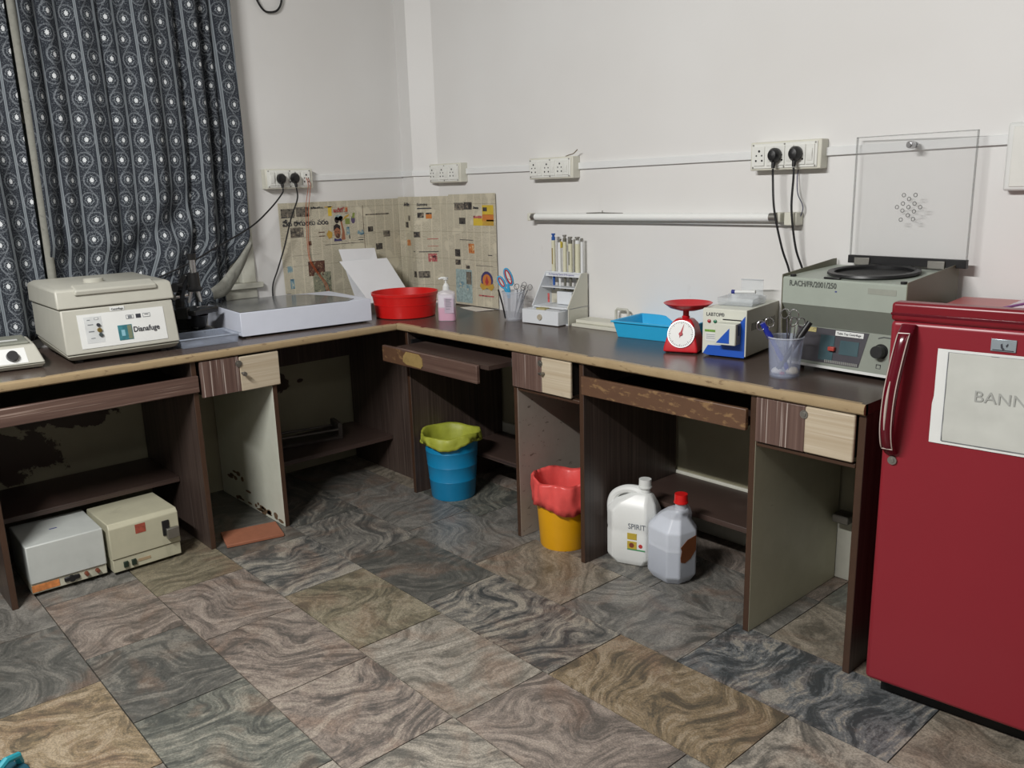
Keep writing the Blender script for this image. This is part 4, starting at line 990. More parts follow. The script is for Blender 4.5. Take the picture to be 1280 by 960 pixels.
iv = mat('ivory_pipette_plastic', (214,212,186), .35, var=.03); wp = mat('white_pipette_plastic', (226,228,228), .35, var=.02); gy = mat('grey_pipette_plastic', (104,102,92), .4)
bp_ = mat('blue_pipette_plastic', (36,84,160), .35); yl = mat('yellow_pipette_plastic', (190,172,70), .4)
def pipette(lx, top, label, body, cap, tip, hook=None, win=None, r=.0088):
    ly = .150
    t = thing('pipette', label, 'pipette', (.973+lx*cx_-ly*sx_, -.197+lx*sx_+ly*cx_, H), 4.4, None)
    MB().cyl((0,0,.205),(0,0,top-.028),r,r*.92,16).build('barrel', body, t, smooth=True)
    MB().cyl((0,0,top-.028),(0,0,top-.014),r*.9).build('collar', cap, t, smooth=True)
    MB().cyl((0,0,top-.014),(0,0,top-.006),r*.6).cyl((0,0,top-.006),(0,0,top),r*.95).build('plunger', cap if cap is bp_ else steel, t, smooth=True)
    MB().cyl((0,0,.190),(0,0,.207),r*.92).build('lower_ring', cap, t, smooth=True)
    MB().cyl((0,0,.148),(0,0,.190),.0045,r*.7).cyl((0,0,.128),(0,0,.148),.0022,.0045).build('shaft', tip, t, smooth=True)
    if win: MB().box(-.0025,-r-.001,.235,.0025,-r+.002,top-.06).build('scale_window', win, t)
    if hook: MB().prism([(0,.30),(.014,.305),(.016,.325),(.009,.33),(0,.325)],-.004,.004,'xz').build('ejector', hook, t)
    return t
pipette(.050,.362,'blue-capped ivory pipette, leftmost in the white stand',iv,bp_,bp_,None,mat('amber_print',(150,130,80),.5))
pipette(.084,.340,'white pipette with a yellow button, second from left in the stand',wp,wp,wp,yl)
pipette(.112,.357,'taller of the two ivory pipettes with dark grey caps',iv,gy,gy)
pipette(.142,.350,'shorter ivory pipette with a dark grey cap and printed barrel',iv,gy,gy,None,mat('grey_print',(130,130,120),.5),.0095)
pipette(.180,.350,'broad ivory pipette, second from right in the stand',iv,wp,gy,None,None,.011)
pipette(.203,.345,'slim white pipette with a side button, rightmost in the stand',wp,wp,wp,None,None,.006)
# ledge and handle behind the blue tray
c = thing('plastic_rack', 'off-white flat rack with a raised handle between pipette stand and blue tray', 'rack', (1.20,-.135,H), 2)
MB().box(0,0,.0,.30,.115,.012).build('lower_plate', acr2, c, bev=.002)
MB().box(.0,.025,.012,.30,.115,.026).build('upper_plate', acr2, c, bev=.003)
MB().tube([(.150,.10,.026),(.150,.10,.066),(.156,.10,.072),(.205,.10,.072),(.211,.10,.066),(.211,.10,.026)],.0055).build('handle', mat('grey_handle', (190,190,180), .5), c, smooth=True)

# ---- blue tray
c = thing('tray', 'light blue rectangular plastic tray beside the red scale', 'tray', (1.492,-.215,H), 8)
sky = mat('sky_blue_plastic', (46,172,222), .35, var=.02)
tray(.300,.205,.062,.003,.014).build('tray_body', sky, c, bev=.004)
m = MB()
for q in ((-.006,-.006,.306,.001),(-.006,.204,.306,.211),(-.006,0,.001,.205),(.299,0,.306,.205)): m.box(q[0],q[1],.057,q[2],q[3],.063)
m.build('rim', sky, c, bev=.001)

# ---- kitchen scale
c = thing('kitchen_scale', 'red dial scale with a shallow red dish, beside the blue tray', 'scale', (1.820,-.335,H), 22)
rs = mat('red_scale_plastic', (196,30,40), .3, var=.03)
MB().loft([[(0,0,.004),(.118,0,.004),(.118,.105,.004),(0,.105,.004)],[(.002,.002,.020),(.116,.002,.020),(.116,.103,.020),(.002,.103,.020)],[(.020,.022,.095),(.098,.022,.095),(.100,.085,.095),(.018,.085,.095)],[(.034,.032,.112),(.086,.032,.112),(.086,.075,.112),(.034,.075,.112)]]).build('body', rs, c, bev=.006, seg=3)
ty = .020/.075; tl_ = math.atan(ty)
def sy(z): return .002+(z-.020)*ty
cz = .064
def dp(r, a, o): 
    x = .059+r*math.cos(a); zz = r*math.sin(a); return (x, sy(cz)+zz*math.sin(tl_)-o*math.cos(tl_), cz+zz*math.cos(tl_)+o*math.sin(tl_))
MB().loft([[dp(.047,2*PI*i/36,-.004) for i in range(36)],[dp(.046,2*PI*i/36,.005) for i in range(36)]]).build('dial_bezel', chrome, c, smooth=True)
dial = MB().loft([[dp(.0435,2*PI*i/36,.003) for i in range(36)],[dp(.0435,2*PI*i/36,.0056) for i in range(36)]]).build('dial', white, c)
m = MB()
for i in range(40):
    a = 2*PI*i/40; L_ = .034 if i%5 == 0 else .0375; w = .02
    m.add([dp(L_,a-w,.0060),dp(.041,a-w*.8,.0060),dp(.041,a+w*.8,.0060),dp(L_,a+w,.0060)],[(0,1,2,3)])
s_ = m.build('scale_marks', ink, dial); s_['kind'] = 'stuff'
m = MB(); m.add([dp(.014,PI*1.42,.0068),dp(.004,PI*.92,.0068),dp(.036,PI*.42,.0068),dp(.004,PI*1.9,.0068)],[(0,1,2,3)])
m.build('needle', redg, dial)
MB().loft([[dp(.007,2*PI*i/16,.006) for i in range(16)],[dp(.006,2*PI*i/16,.010) for i in range(16)]]).build('needle_hub', redg, dial, smooth=True)
MB().lathe([(.011,.112),(.014,.118),(.010,.122),(.010,.138),(.020,.142)],.064,.052,20).build('dish_post', rs, c, smooth=True)
MB().lathe([(.001,.139),(.030,.140),(.060,.149),(.079,.163),(.081,.165),(.079,.166),(.058,.153),(.030,.144),(.001,.143)],.070,.052,44).build('weighing_dish', rs, c, smooth=True)
for x in (.012,.106):
    for y in (.015,.09): MB().cyl((x,y,0),(x,y,.005),.006).build('foot', black, c)

# ---- small white and blue instrument
c = thing('microcentrifuge', 'small white and blue lab instrument with a protruding front switch box', 'lab instrument', (1.948,-.291,H), 9.9)
lw = mat('offwhite_enamel', (214,216,204), .4, var=.03); lb = mat('cobalt_blue_enamel', (28,84,184), .4, var=.04); lg = mat('khaki_grey_enamel', (150,146,130), .45, var=.04)
w_, d_, h_ = .148, .275, .158
o = MB().box(0,.004,.008,w_,d_,h_,0,{'+x':1,'-x':1}).build('casing', [lw, lg], c, bev=.002)
MB().box(.0,.0,.010,w_+.001,.005,h_-.0015).build('front_plate', lw, c, bev=.001)
fr_ = MB().prism([(.003,.010),(.02,.006),(.145,.006),(.145,.140),(.128,.118),(.12,.055),(.066,.052),(.066,.040),(.02,.038)], -.0015,.001).build('blue_panel', lb, c)
MB().box(.062,-.040,.050,.130,.001,.118).build('switch_box', lw, c, bev=.002)
MB().prism([(.066,.056),(.110,.056),(.110,.105)],-.0412,-.0396).build('blue_triangle', lb, c)
MB().box(.1295,-.038,.052,.1312,.0,.117).build('box_side', lg, c)
MB().box(.1305,-.022,.080,.132,-.014,.112).build('slot', black, c)
MB().cyl((.1305,-.030,.062),(.1325,-.030,.062),.0028).build('screw', steel, c)
MB().box(.070,-.0025,.124,.132,-.0005,.127).build('slot', black, c)
for x, q in ((.023,(170,40,50)),(.044,(20,110,80))): MB().lathe([(.001,0),(.0058,0),(.005,.004),(.001,.006)],n=16).build('indicator_lamp', mat('lamp_%d'%q[0], q, .3), c, loc=(x,-.001,.117), rot=(PI/2,0,0), smooth=True)
text('lettering','LABTOP®',ink,c,(.012,-.0012,.134),.0165,(PI/2,0,0),sx=.86)
MB().box(.008,-.0012,.082,.052,.0002,.089).build('green_sticker', mat('green_print',(110,156,60),.5,var=.4,scale=200), c)
MB().box(.010,-.0012,.052,.052,.0002,.078).build('paper_sticker', white, c)
for z in (.060,.066,.072): MB().box(.014,-.0018,z,.044,-.0010,z+.0015).build('print_line', inkf, c)
for i in range(15):
    y = .045+i*.0135; MB().box(w_-.0006,y,.088,w_+.0008,y+.0045,.112).build('vent_slot', mat('slot_shadow_metal',(70,68,58),.6), c)
for x in (.02,w_-.02):
    for y in (.03,d_-.03): MB().cyl((x,y,0),(x,y,.009),.009).build('foot', black, c)
# clear box on top of it, with a blue-capped marker
c9, s9 = math.cos(math.radians(9.9)), math.sin(math.radians(9.9))
def onlab(lx, ly, z): return (1.948+lx*c9-ly*s9, -.291+lx*s9+ly*c9, H+z)
c = thing('plastic_box', 'clear plastic box with a raised lid flap on the white and blue instrument', 'plastic box', onlab(.012,.075,h_), 9.9)
clr = mat('thin_clear_plastic', (214,220,224), .15, var=.03, alpha=.28)
tray(.125,.115,.026,.002,.003).build('box_shell', clr, c, bev=.001)
MB().box(.035,.112,.024,.112,.114,.078).build('lid_flap', clr, c, bev=.0005)
MB().box(.035,.110,.074,.112,.115,.0765).build('lid_edge', mat('clear_edge_plastic',(200,205,208),.2,alpha=.6), c)
c = thing('marker_pen', 'white marker pen with a blue cap lying in the clear box', 'pen', onlab(.045,.145,h_+.038), 9.9)
MB().cyl((0,0,0),(.070,.0,.003),.006).build('barrel', white, c, smooth=True); MB().cyl((-.012,0,0),(.0,0,0),.0066).build('cap', mat('dark_blue_plastic',(30,44,130),.4), c, smooth=True)
MB().box(-.02,-.012,-.034,.085,.012,-.006).build('support_block', clr, c)

# ---- right cup with markers and instruments
cup('clear cup of markers and steel instruments in front of the grey centrifuge', (2.303,-.385,H), .041,.0495,.118, mat('clear_cup_plastic',(190,200,226),.15,var=.03,alpha=.27))
bm_ = mat('blue_marker_plastic',(28,44,150),.35)
def leanpen(label, base, top, r, body, capm):
    b, t_ = Vector(base), Vector(top); t = thing('marker_pen', label, 'pen', tuple(b))
    d = (t_-b); MB().cyl((0,0,0), tuple(d*.72), r*.85, r).build('barrel', body, t, smooth=True); MB().cyl(tuple(d*.70), tuple(d), r*1.12, r*1.0).build('cap', capm, t, smooth=True); return t
leanpen('blue marker leaning left in the clear cup', (2.312,-.375,H+.012), (2.252,-.428,H+.156), .0085, bm_, bm_)
leanpen('black marker leaning right in the clear cup', (2.285,-.400,H+.012), (2.353,-.345,H+.158), .0085, black, black)
def scis2(label, loc, rz, tilt, h): return scis(label, loc, rz, tilt, h, .014, .013)
scis2('steel scissors at the left in the clear cup, rings over the rim', (2.296,-.392,H+.012), 45, -.34, .150)
scis2('steel scissors standing upright at the middle of the clear cup', (2.300,-.372,H+.012), 20, .02, .168)
scis2('steel scissors at the right in the clear cup beside the black marker', (2.318,-.388,H+.012), 60, .14, .148)
for (x,y,r_,nm,cc,lb_) in ((2.285,-.395,.016,'cotton_ball',(226,224,218),'white cotton ball at the left in the bottom of the clear cup'),(2.322,-.375,.018,'cotton_ball',(220,212,190),'cream cotton ball at the right in the bottom of the clear cup'),(2.306,-.402,.008,'cotton_ball',(150,40,60),'small dark red wad in the bottom of the clear cup')):
    m = MB().lathe([(.001,0),(r_*.8,.003),(r_,r_*.6),(r_*.7,r_*1.1),(.001,r_*1.25)],n=16,wob=lambda k,a,r,z: (r*(1+.12*math.sin(a*5+k)),z+.001*math.sin(a*3)))
    tag(m.build(nm, mat('wad_%d'%cc[2],cc,.9), None, loc=(x,y,H+.0055), smooth=True, ang=180), lb_, 'cotton')

# ---- large grey centrifuge with raised acrylic lid
c = thing('centrifuge', 'large grey-green table-top centrifuge with its clear square lid raised', 'centrifuge', (2.236,-.300,H), -3)
gg = mat('grey_green_enamel', (138,144,134), .4, var=.04, dirt=.15); gl_ = mat('light_grey_green_enamel', (160,168,158), .4, var=.04, dirt=.15); ol = mat('olive_grey_enamel', (112,110,94), .45, var=.04)
BW, BD = .372, .288
prof_s = [(.034,.018),(.0,.285),(BD-.006,.312),(BD,.018)]
prof_s = [(.034,.018),(.050,.110),(.0,.205),(.0,.284),(BD-.02,.310),(BD,.310),(BD,.018)]
for x0, x1 in ((-.003,.0),(BW,BW+.003)): MB().prism([(-.003 if y == 0 else y, z) for y, z in [(.028,.018),(.004,.12),(-.002,.205),(-.002,.284),(BD-.02,.310),(BD,.310),(BD,.018)]], x0, x1, 'yz').build('side_panel', ol, c, bev=.001)
MB().prism([(0,.200),(0,.272),(.004,.277),(BD,.290),(BD,.200)],0,BW,'yz').build('top_housing', gl_, c)
MB().prism([(.0,.2005),(.052,.130),(.034,.020),(BD,.020),(BD,.2005)],0,BW,'yz').build('body', gg, c)
MB().prism([(.033,.019),(.030,.022),(.030,.019)],0,BW,'yz').build('bottom_edge', white, c)
MB().box(0,.030,.014,BW,BD,.019).build('base_plate', white, c)
for x in (.03,BW-.03):
    for y in (.06,BD-.03): MB().cyl((x,y,0),(x,y,.016),.014).build('foot', black, c)
MB().lathe([(.118,0),(.126,.006),(.124,.012),(.112,.014),(.106,.010),(.104,-.03),(.001,-.035)],0,0,48,cap=False).build('bowl_gasket', black, c, loc=(.200,.145,.283), smooth=True, rot=(math.radians(2.6),0,0))
MB().lathe([(.001,.0005),(.105,.0005),(.105,.0012),(.001,.0012)],0,0,40).build('bowl_opening', mat('bowl_black',(12,12,13),.6), c, loc=(.200,.145,.2835), rot=(math.radians(2.6),0,0))
MB().box(.125,.008,.2775,.175,.020,.283).build('latch_slot', black, c, bev=.002)
for x in (.022,BW-.018): MB().cyl((x,.018,.277),(x,.018,.284),.0085).build('rubber_stop', black, c, smooth=True)
def byy(z): return .034+.018*(z-.020)/.110
def bquad(x0,z0,x1,z1,o,name,mt,par,t=.0012,x0b=None,x1b=None):
    a, b = byy(z0)-o, byy(z1)-o; u, v = (x0 if x0b is None else x0b), (x1 if x1b is None else x1b); m = MB()
    m.add([(x0,a,z0),(x1,a,z0),(v,b,z1),(u,b,z1),(x0,a+t,z0),(x1,a+t,z0),(v,b+t,z1),(u,b+t,z1)],[(0,1,2,3),(4,7,6,5),(0,4,5,1),(3,2,6,7),(0,3,7,4),(1,5,6,2)])
    return m.build(name, mt, par)
dp_ = bquad(.020,.030,.232,.128,.0015,'control_panel',mat('dark_slate_panel',(70,68,74),.35,var=.08),c,x0b=.024,x1b=.250)
bquad(.105,.038,.150,.110,.003,'meter_window',mat('dark_teal_glass',(70,92,98),.12),dp_); bquad(.168,.060,.226,.100,.003,'meter_window',mat('dark_teal_glass',(70,92,98),.12),dp_)
MB().box(.138,.028,.068,.158,.040,.080).build('rocker_switch', mat('dull_red_switch',(170,70,60),.4), dp_, bev=.002)
bquad(.150,.112,.236,.126,.0032,'name_sticker',white,dp_)
text('sticker_text','Table Top Centrifuge',ink,dp_,(.155,byy(.116)-.0040,.1165),.0085,(PI/2-.16,0,0),sx=1.0)
bquad(.052,.115,.088,.128,.0032,'yellow_sticker',mat('yellow_sticker_print',(190,178,120),.5,var=.4,scale=300),dp_)
m = MB()
for i in range(26): m.box(.128+i*.004, byy(.034)-.004,.032,.1295+i*.004,byy(.034)-.002,.040)
q = m.build('tick_marks', mat('pale_marks',(180,180,176),.5), dp_); q['kind'] = 'stuff'
kx, kz = .290,.082
MB().cyl((kx,byy(kz)+.002,kz),(kx,byy(kz)-.003,kz),.022,.021,30).cyl((kx,byy(kz)-.003,kz-.0),(kx,byy(kz)-.026,kz+.003),.0185,.017,30).build('speed_knob', black, c, smooth=True)
MB().tube([(kx-.012,byy(.122)-.001,.118),(kx+.004,byy(.122)-.001,.123),(kx+.024,byy(.122)-.001,.122)],.0011).build('knob_arrow', ink, c)
m = MB().tube([(kx-.006,byy(.04)-.001,.036),(kx+.006,byy(.04)-.001,.036),(kx+.006,byy(.04)-.001,.047),(kx-.006,byy(.04)-.001,.047)],.0009,closed=True); m.build('printed_square', ink, c)
text('lettering','R.ACH/FR/2001/250',mat('marker_grey',(84,88,84),.6),c,(.022,-.0012,.2530),.0225,(PI/2,0,0),sx=.80,bold=.0003)
MB().box(.168,-.0008,.243,.174,.0,.247).build('ink_dot', mat('blue_ink',(70,76,130),.6), c)
MB().box(.265,-.0008,.246,.345,.0,.262).build('tape_residue', mat('greyish_tape',(146,150,140),.6), c)
# acrylic lid on its hinges
hx0, hx1 = .052, .400
lid = MB()
lid.box(hx0,BD-.018,.316,hx1,BD-.012,.672)
lo = lid.build('lid', mat('clear_acrylic', (206,208,208), .06, var=.01, alpha=.09), c)
lab(lo, 'clear acrylic lid standing upright')
em = mat('acrylic_edge', (150,154,152), .2, alpha=.4)
m = MB(); 
for q in ((hx0-.0005,BD-.0185,.316,hx0+.0025,BD-.0115,.672),(hx1-.0025,BD-.0185,.316,hx1+.0005,BD-.0115,.672),(hx0,BD-.0185,.6700,hx1,BD-.0115,.6725)): m.box(*q)
m.build('lid_edges', em, lo)
MB().box(hx0-.002,BD-.024,.300,hx1+.002,BD-.008,.324).build('hinge_bar', black, c, bev=.001)
for x in (.098,.322): MB().box(x-.024,BD-.030,.296,x+.024,BD-.023,.318).build('hinge', steel, c, bev=.001)
lk = MB().cyl((.225,BD-.022,.642),(.225,BD-.040,.642),.011,.010,20).cyl((.225,BD-.040,.642),(.225,BD-.044,.642),.006).cyl((.225,BD-.012,.642),(.225,BD-.004,.642),.009)
lk.build('lid_lock', chrome, lo, smooth=True)
for (dx,dz) in ((0,0),(.017,.010),(-.017,.010),(.017,-.012),(-.017,-.010),(0,.023),(0,-.023),(.034,0),(-.034,0),(.018,.034),(-.016,.034),(.016,-.034),(-.020,-.036)):
    MB().tube([(.225+dx+.0052*math.cos(2*PI*i/12),BD-.0188,.468+dz+.0052*math.sin(2*PI*i/12)) for i in range(12)],.0009,6,closed=True).build('vent_hole_rim', mat('hole_rim_grey',(90,92,90),.4), lo)

# ================================================================== fridge
c = thing('refrigerator', 'dark red single-door refrigerator with a taped paper sign', 'refrigerator', (2.700,-.600,0), 6)
fr = mat('dark_red_enamel', (136,33,45), .32, var=.03, scale=3); frt = mat('maroon_trim_plastic', (120,16,30), .3, var=.04); frd = mat('maroon_handle_plastic', (92,8,26), .18, var=.05)
FW, FD = .56, .545
MB().box(.004,.045,.06,FW-.004,FD,.972).build('cabinet', fr, c, bev=.006)
MB().box(.02,.06,.0,FW-.02,FD-.02,.062).build('base_plinth', mat('black_plinth', (14,14,15), .7), c)
dr_ = MB().box(0,-.012,.062,FW,.042,.992).build('door', fr, c, bev=.012, seg=4)
MB().box(.0,-.014,.990,FW,.030,1.034).build('top_trim', frt, c, bev=.008, seg=3)
MB().box(.0,-.0155,1.004,FW,-.012,1.010).build('trim_groove', frd, c, bev=.001)
MB().box(.006,.045,.970,FW-.006,FD,.984).build('top_panel', mat('pink_reflection_red_top', (176,92,92), .35, var=.1), c, bev=.006)  # pink reflection on the top is painted into its colour
# handle: a bowed bar with a pale outline
hp = spline([(.043,-.018,.985),(.040,-.040,.955),(.032,-.055,.88),(.026,-.058,.82),(.022,-.052,.75),(.022,-.038,.70),(.024,-.016,.672)],6)
m = MB(); rings = []
for i, p in enumerate(hp):
    t = i/(len(hp)-1); w = .0175-.004*abs(t-.25); dd = .010+.004*math.sin(PI*t)
    rings.append([(p.x+w*math.cos(a), p.y+dd*math.sin(a), p.z) for a in [2*PI*k/16 for k in range(16)]])
hd = m.loft(rings).build('handle', frd, dr_, smooth=True)
n_ = len(hp); a0, b0 = 4, n_-4
ol_ = [(hp[i].x-.0125, hp[i].y-.0085-.002, hp[i].z) for i in range(a0,b0)] + [(hp[i].x+.0125, hp[i].y-.0085-.002, hp[i].z) for i in range(b0-1,a0-1,-1)]
lab(MB().tube(ol_, .0013, 6, closed=True).build('handle_outline', mat('pale_gold_line',(196,180,172),.3), hd, smooth=True), 'pale line around the handle')
MB().tube([(hp[i].x-.002, hp[i].y-.0135, hp[i].z) for i in range(int(n_*.40),int(n_*.72))], [.0012+.0022*math.sin(PI*k/(int(n_*.72)-int(n_*.40)-1)) for k in range(int(n_*.72)-int(n_*.40))]).build('handle_inlay', mat('pale_gold_line',(196,180,172),.3), hd, smooth=True)
MB().cyl((.028,-.010,.655),(.028,-.017,.655),.0105).cyl((.028,-.017,.655),(.028,-.019,.655),.005).build('door_lock', steel, dr_, smooth=True)
bd = MB().box(.213,-.0150,.942,.262,-.0115,.969).build('badge', mat('silver_badge',(176,188,196),.25,metal=.5), dr_, bev=.001)
MB().prism([(.232,.958),(.235,.960),(.237,.951),(.241,.948),(.237,.946),(.233,.950)],-.0158,-.0148).prism([(.242,.956),(.246,.961),(.247,.957),(.244,.952)],-.0158,-.0148).build('badge_emblem', ink, bd)
MB().box(.217,-.0156,.944,.258,-.0148,.946).build('badge_line', ink, bd)
# paper sign in a clear sleeve, taped on the door: a thing of its own
sg = thing('paper_sign', 'white paper sign with faint lettering taped on the red refrigerator door', 'sign', (2.700,-.600,0), 6)
m = MB(); m.uv = []
nu, nv = 20, 12; x0, x1, z0, z1 = .108, .405, .716, .936
for j in range(nv+1):
    for i in range(nu+1):
        x = x0+(x1-x0)*i/nu + .004*(1-j/nv)*0; z = z0+(z1-z0)*j/nv
        m.v.append((x-.003*(j/nv<.5), -.0140-.0012*abs(math.sin(i*.9+j*1.3)), z)); m.uv.append((x,z))
for j in range(nv):
    for i in range(nu): q = j*(nu+1)+i; m.f.append((q,q+1,q+nu+2,q+nu+1)); m.mi.append(0)
m.build('backing_paper', mat('paper_white', (226,228,226), .5, var=.02), sg, smooth=True, ang=180)
m = MB(); x0, x1, z0, z1 = .132,.395,.724,.930; m.v = []; 
for j in range(nv+1):
    for i in range(nu+1):
        x = x0+(x1-x0)*i/nu; z = z0+(z1-z0)*j/nv
        m.v.append((x, -.0168-.0009*abs(math.sin(i*.35+j*1.1))-.0012*abs(math.sin(j*.9+.4*math.sin(i*.3))), z))
for j in range(nv):
    for i in range(nu): q = j*(nu+1)+i; m.f.append((q,q+1,q+nu+2,q+nu+1)); m.mi.append(0)
m.build('inner_sheet', mat('aged_grey_paper', (198,200,194), .55, var=.07, scale=9), sg, smooth=True, ang=180)
m = MB().box(.131,-.0192,.724,.1325,-.0172,.930).box(.131,-.0182,.7235,.395,-.0172,.725).box(.131,-.0182,.929,.395,-.0172,.9305)
f_ = m.build('ruled_border', inkf, sg); f_['kind'] = 'stuff'
text('lettering','BANN',mat('faint_pencil',(166,168,164),.8),sg,(.190,-.0194,.826),.036,(PI/2,0,0),sx=1.05)
# things on top of the fridge
c = thing('plastic_bag', 'crumpled pale pink plastic bag with a purple edge on the refrigerator', 'bag', (2.93,-.42,.984), 10)
m = MB(); m.uv=[]
nu = 16
for j in range(nu+1):
    for i in range(nu+1):
        x, y = -.09+.34*i/nu, -.10+.26*j/nu; e = min(i, j, nu-i, nu-j)/4
        z = .001+ (min(1,e))*(.050+.006*abs(noise.noise(Vector((x*14,y*14,1))))*3); m.v.append((x,y,z)); m.uv.append((x,y))
for j in range(nu):
    for i in range(nu): q = j*(nu+1)+i; m.f.append((q,q+1,q+nu+2,q+nu+1)); m.mi.append(0)
pb = m.build('bag_film', mat('pink_white_film',(222,205,216),.25,alpha=.8), c, smooth=True, ang=180)
so = pb.modifiers.new('thickness','SOLIDIFY'); so.thickness = .001
MB().tube([(-.085,-.094,.03),(.0,-.10,.055),(.1,-.10,.058),(.22,-.094,.058)],.003).build('purple_edge', mat('purple_print',(110,50,110),.4), c, bev=.001)
MB().box(.06,-.02,.058,.14,.03,.064).build('dark_print', black, c)

# ================================================================== things on the floor and shelves
c = thing('instrument_box', 'pale grey-white metal instrument box with an orange-stained foot strip, under the left desk', 'lab instrument', (.503,-2.044,0), 89)
wm = mat('pale_grey_enamel', (186,190,186), .4, var=.05, dirt=.2)
MB().box(0,.006,.014,.24,.25,.05).build('base', mat('cream_enamel_base',(184,182,164),.45,dirt=.4), c, bev=.002)
MB().box(-.002,.0,.050,.242,.255,.186).build('cover', wm, c, bev=.004)
MB().box(.0,.004,.020,.085,.0065,.044).build('rust_stain', mat('orange_rust',(190,120,66),.7,var=.35,scale=60,dirt=.6), c)
MB().cyl((.125,.007,.034),(.125,-.004,.034),.011,.011,20).build('power_inlet', black, c).scale = (1,1,1)
MB().box(.100,-.002,.026,.150,.006,.044).build('socket_shroud', black, c, bev=.004)
for x in (.172,.208): MB().cyl((x,.006,.036),(x,-.010,.036),.0075,.006,14).build('terminal', mat('brown_terminal',(110,60,44),.4), c, smooth=True)
MB().box(.10,.12,.1862,.125,.128,.1866).build('blue_mark', mat('blue_ink',(70,76,130),.6), c)
for x in (.02,.22):
    for y in (.03,.22): MB().cyl((x,y,0),(x,y,.016),.01).build('foot', black, c)
c = thing('instrument_box', 'cream metal instrument box with a red sticker and metal latch, under the left desk', 'lab instrument', (.526,-1.787,0), 90.8)
cm = mat('cream_enamel', (180,177,154), .45, var=.05, dirt=.3)
MB().box(0,.004,.012,.242,.24,.060).build('base', cm, c, bev=.002)
MB().loft([[(-.002,0,.062),(.244,0,.062),(.244,.24,.062),(-.002,.24,.062)],[(-.002,0,.178),(.244,0,.178),(.244,.24,.178),(-.002,.24,.178)],[(-.001,.012,.194),(.243,.012,.194),(.243,.24,.194),(-.001,.24,.194)]]).build('cover', cm, c, bev=.003)
MB().box(.088,-.001,.138,.124,.001,.172).build('sticker', mat('brick_red_sticker',(150,72,56),.6,var=.3,scale=90), c)
MB().box(.182,-.004,.100,.208,.002,.158).build('latch_plate', black, c, bev=.002)
MB().box(.192,-.020,.088,.236,-.004,.128).build('latch', steel, c, bev=.002)
for x in (.034,.062): MB().box(x,-.004,.024,x+.016,.005,.046).build('rocker_switch', mat('green_black_switch',(30,44,34),.4), c, bev=.002)
MB().box(.085,.0025,.030,.130,.0045,.040).build('print_line', mat('tan_print',(160,140,110),.6), c)
for x in (.02,.22):
    for y in (.03,.21): MB().cyl((x,y,0),(x,y,.014),.01).build('foot', black, c)

o = MB().box(0,0,.001,.218,.150,.013).build('terracotta_tile', mat('terracotta_clay',(146,92,68),.7,var=.08,scale=30,bmp=.2), None, loc=(.580,-1.395,.0), rot=(0,0,math.radians(76)), bev=.002)
tag(o, 'loose orange terracotta tile lying on the floor below the left drawer', 'tile')

def bin_(label, loc, rb, rt_, h, mt, liner, bands):
    t = thing('waste_bin', label, 'bin', loc, 0)
    prof = [(.001,0),(rb*.97,0),(rb,.006)]
    for z in bands: 
        r = rb+(rt_-rb)*z/h; prof += [(r,z-.0015),(r+.0008,z),(r,z+.0015)]
    prof += [(rt_,h-.004),(rt_+.004,h-.003),(rt_+.004,h),(rt_-.002,h),(rb-.003,.008),(.001,.006)]
    MB().lathe(prof, n=44).build('bin_body', mt, t, smooth=True)
    return t
def liner(t, rt_, h, mt, drop, seed, ruff=1.0, rise=.03):
    def wob(k, a, r, z):
        s = (1 if k > 5 else .35)*ruff*(.0030*math.sin(a*7+seed+k*.9)+.0022*math.sin(a*13+seed*2-k*.7)+.0018*math.sin(a*23+k*2.1))
        zz = z + ruff*(.006*math.sin(a*2+seed)+.004*math.sin(a*5+seed*1.7))*(1 if k > 3 else .3)
        if k >= 8: zz += .012*ruff*math.sin(a*3+seed*.6)
        return r+s+(.003 if k > 4 else 0), zz
    prof = [(rt_*.70,h-.17),(rt_*.80,h-.11),(rt_*.87,h-.05),(rt_*.93,h-.008),(rt_*1.0,h+rise*.7),(rt_*1.04,h+rise),(rt_*1.08,h+rise*.75),(rt_*1.10,h-.006),(rt_*1.10,h-drop*.55),(rt_*1.11,h-drop)]
    o = MB().lathe(prof, n=110, cap=False, wob=wob).build('liner', mt, t, smooth=True, ang=180)
    s_ = o.modifiers.new('thickness','SOLIDIFY'); s_.thickness = .0008
    m2 = MB().lathe([(.001,h-.168),(rt_*.72,h-.170)],n=30,cap=False).build('liner_bottom', mt, t)
    return o
t = bin_('blue plastic waste bin with a yellow-green liner', (.742,-.423,0), .096,.118,.272, mat('blue_bin_plastic',(22,130,178),.35,var=.04), None, (.085,.15,.215))
liner(t, .118,.272, mat('yellow_green_film',(162,168,60),.5,var=.12,bmp=.4), .022, 1.3, .8, .022)
t = bin_('yellow plastic waste bin with a red liner, under the middle drawer', (1.455,-.450,0), .090,.104,.225, mat('yellow_bin_plastic',(226,164,16),.35,var=.03), None, ())
liner(t, .104,.225, mat('coral_red_film',(222,84,80),.35,var=.10,bmp=.4), .058, .4, 1.15, .045)

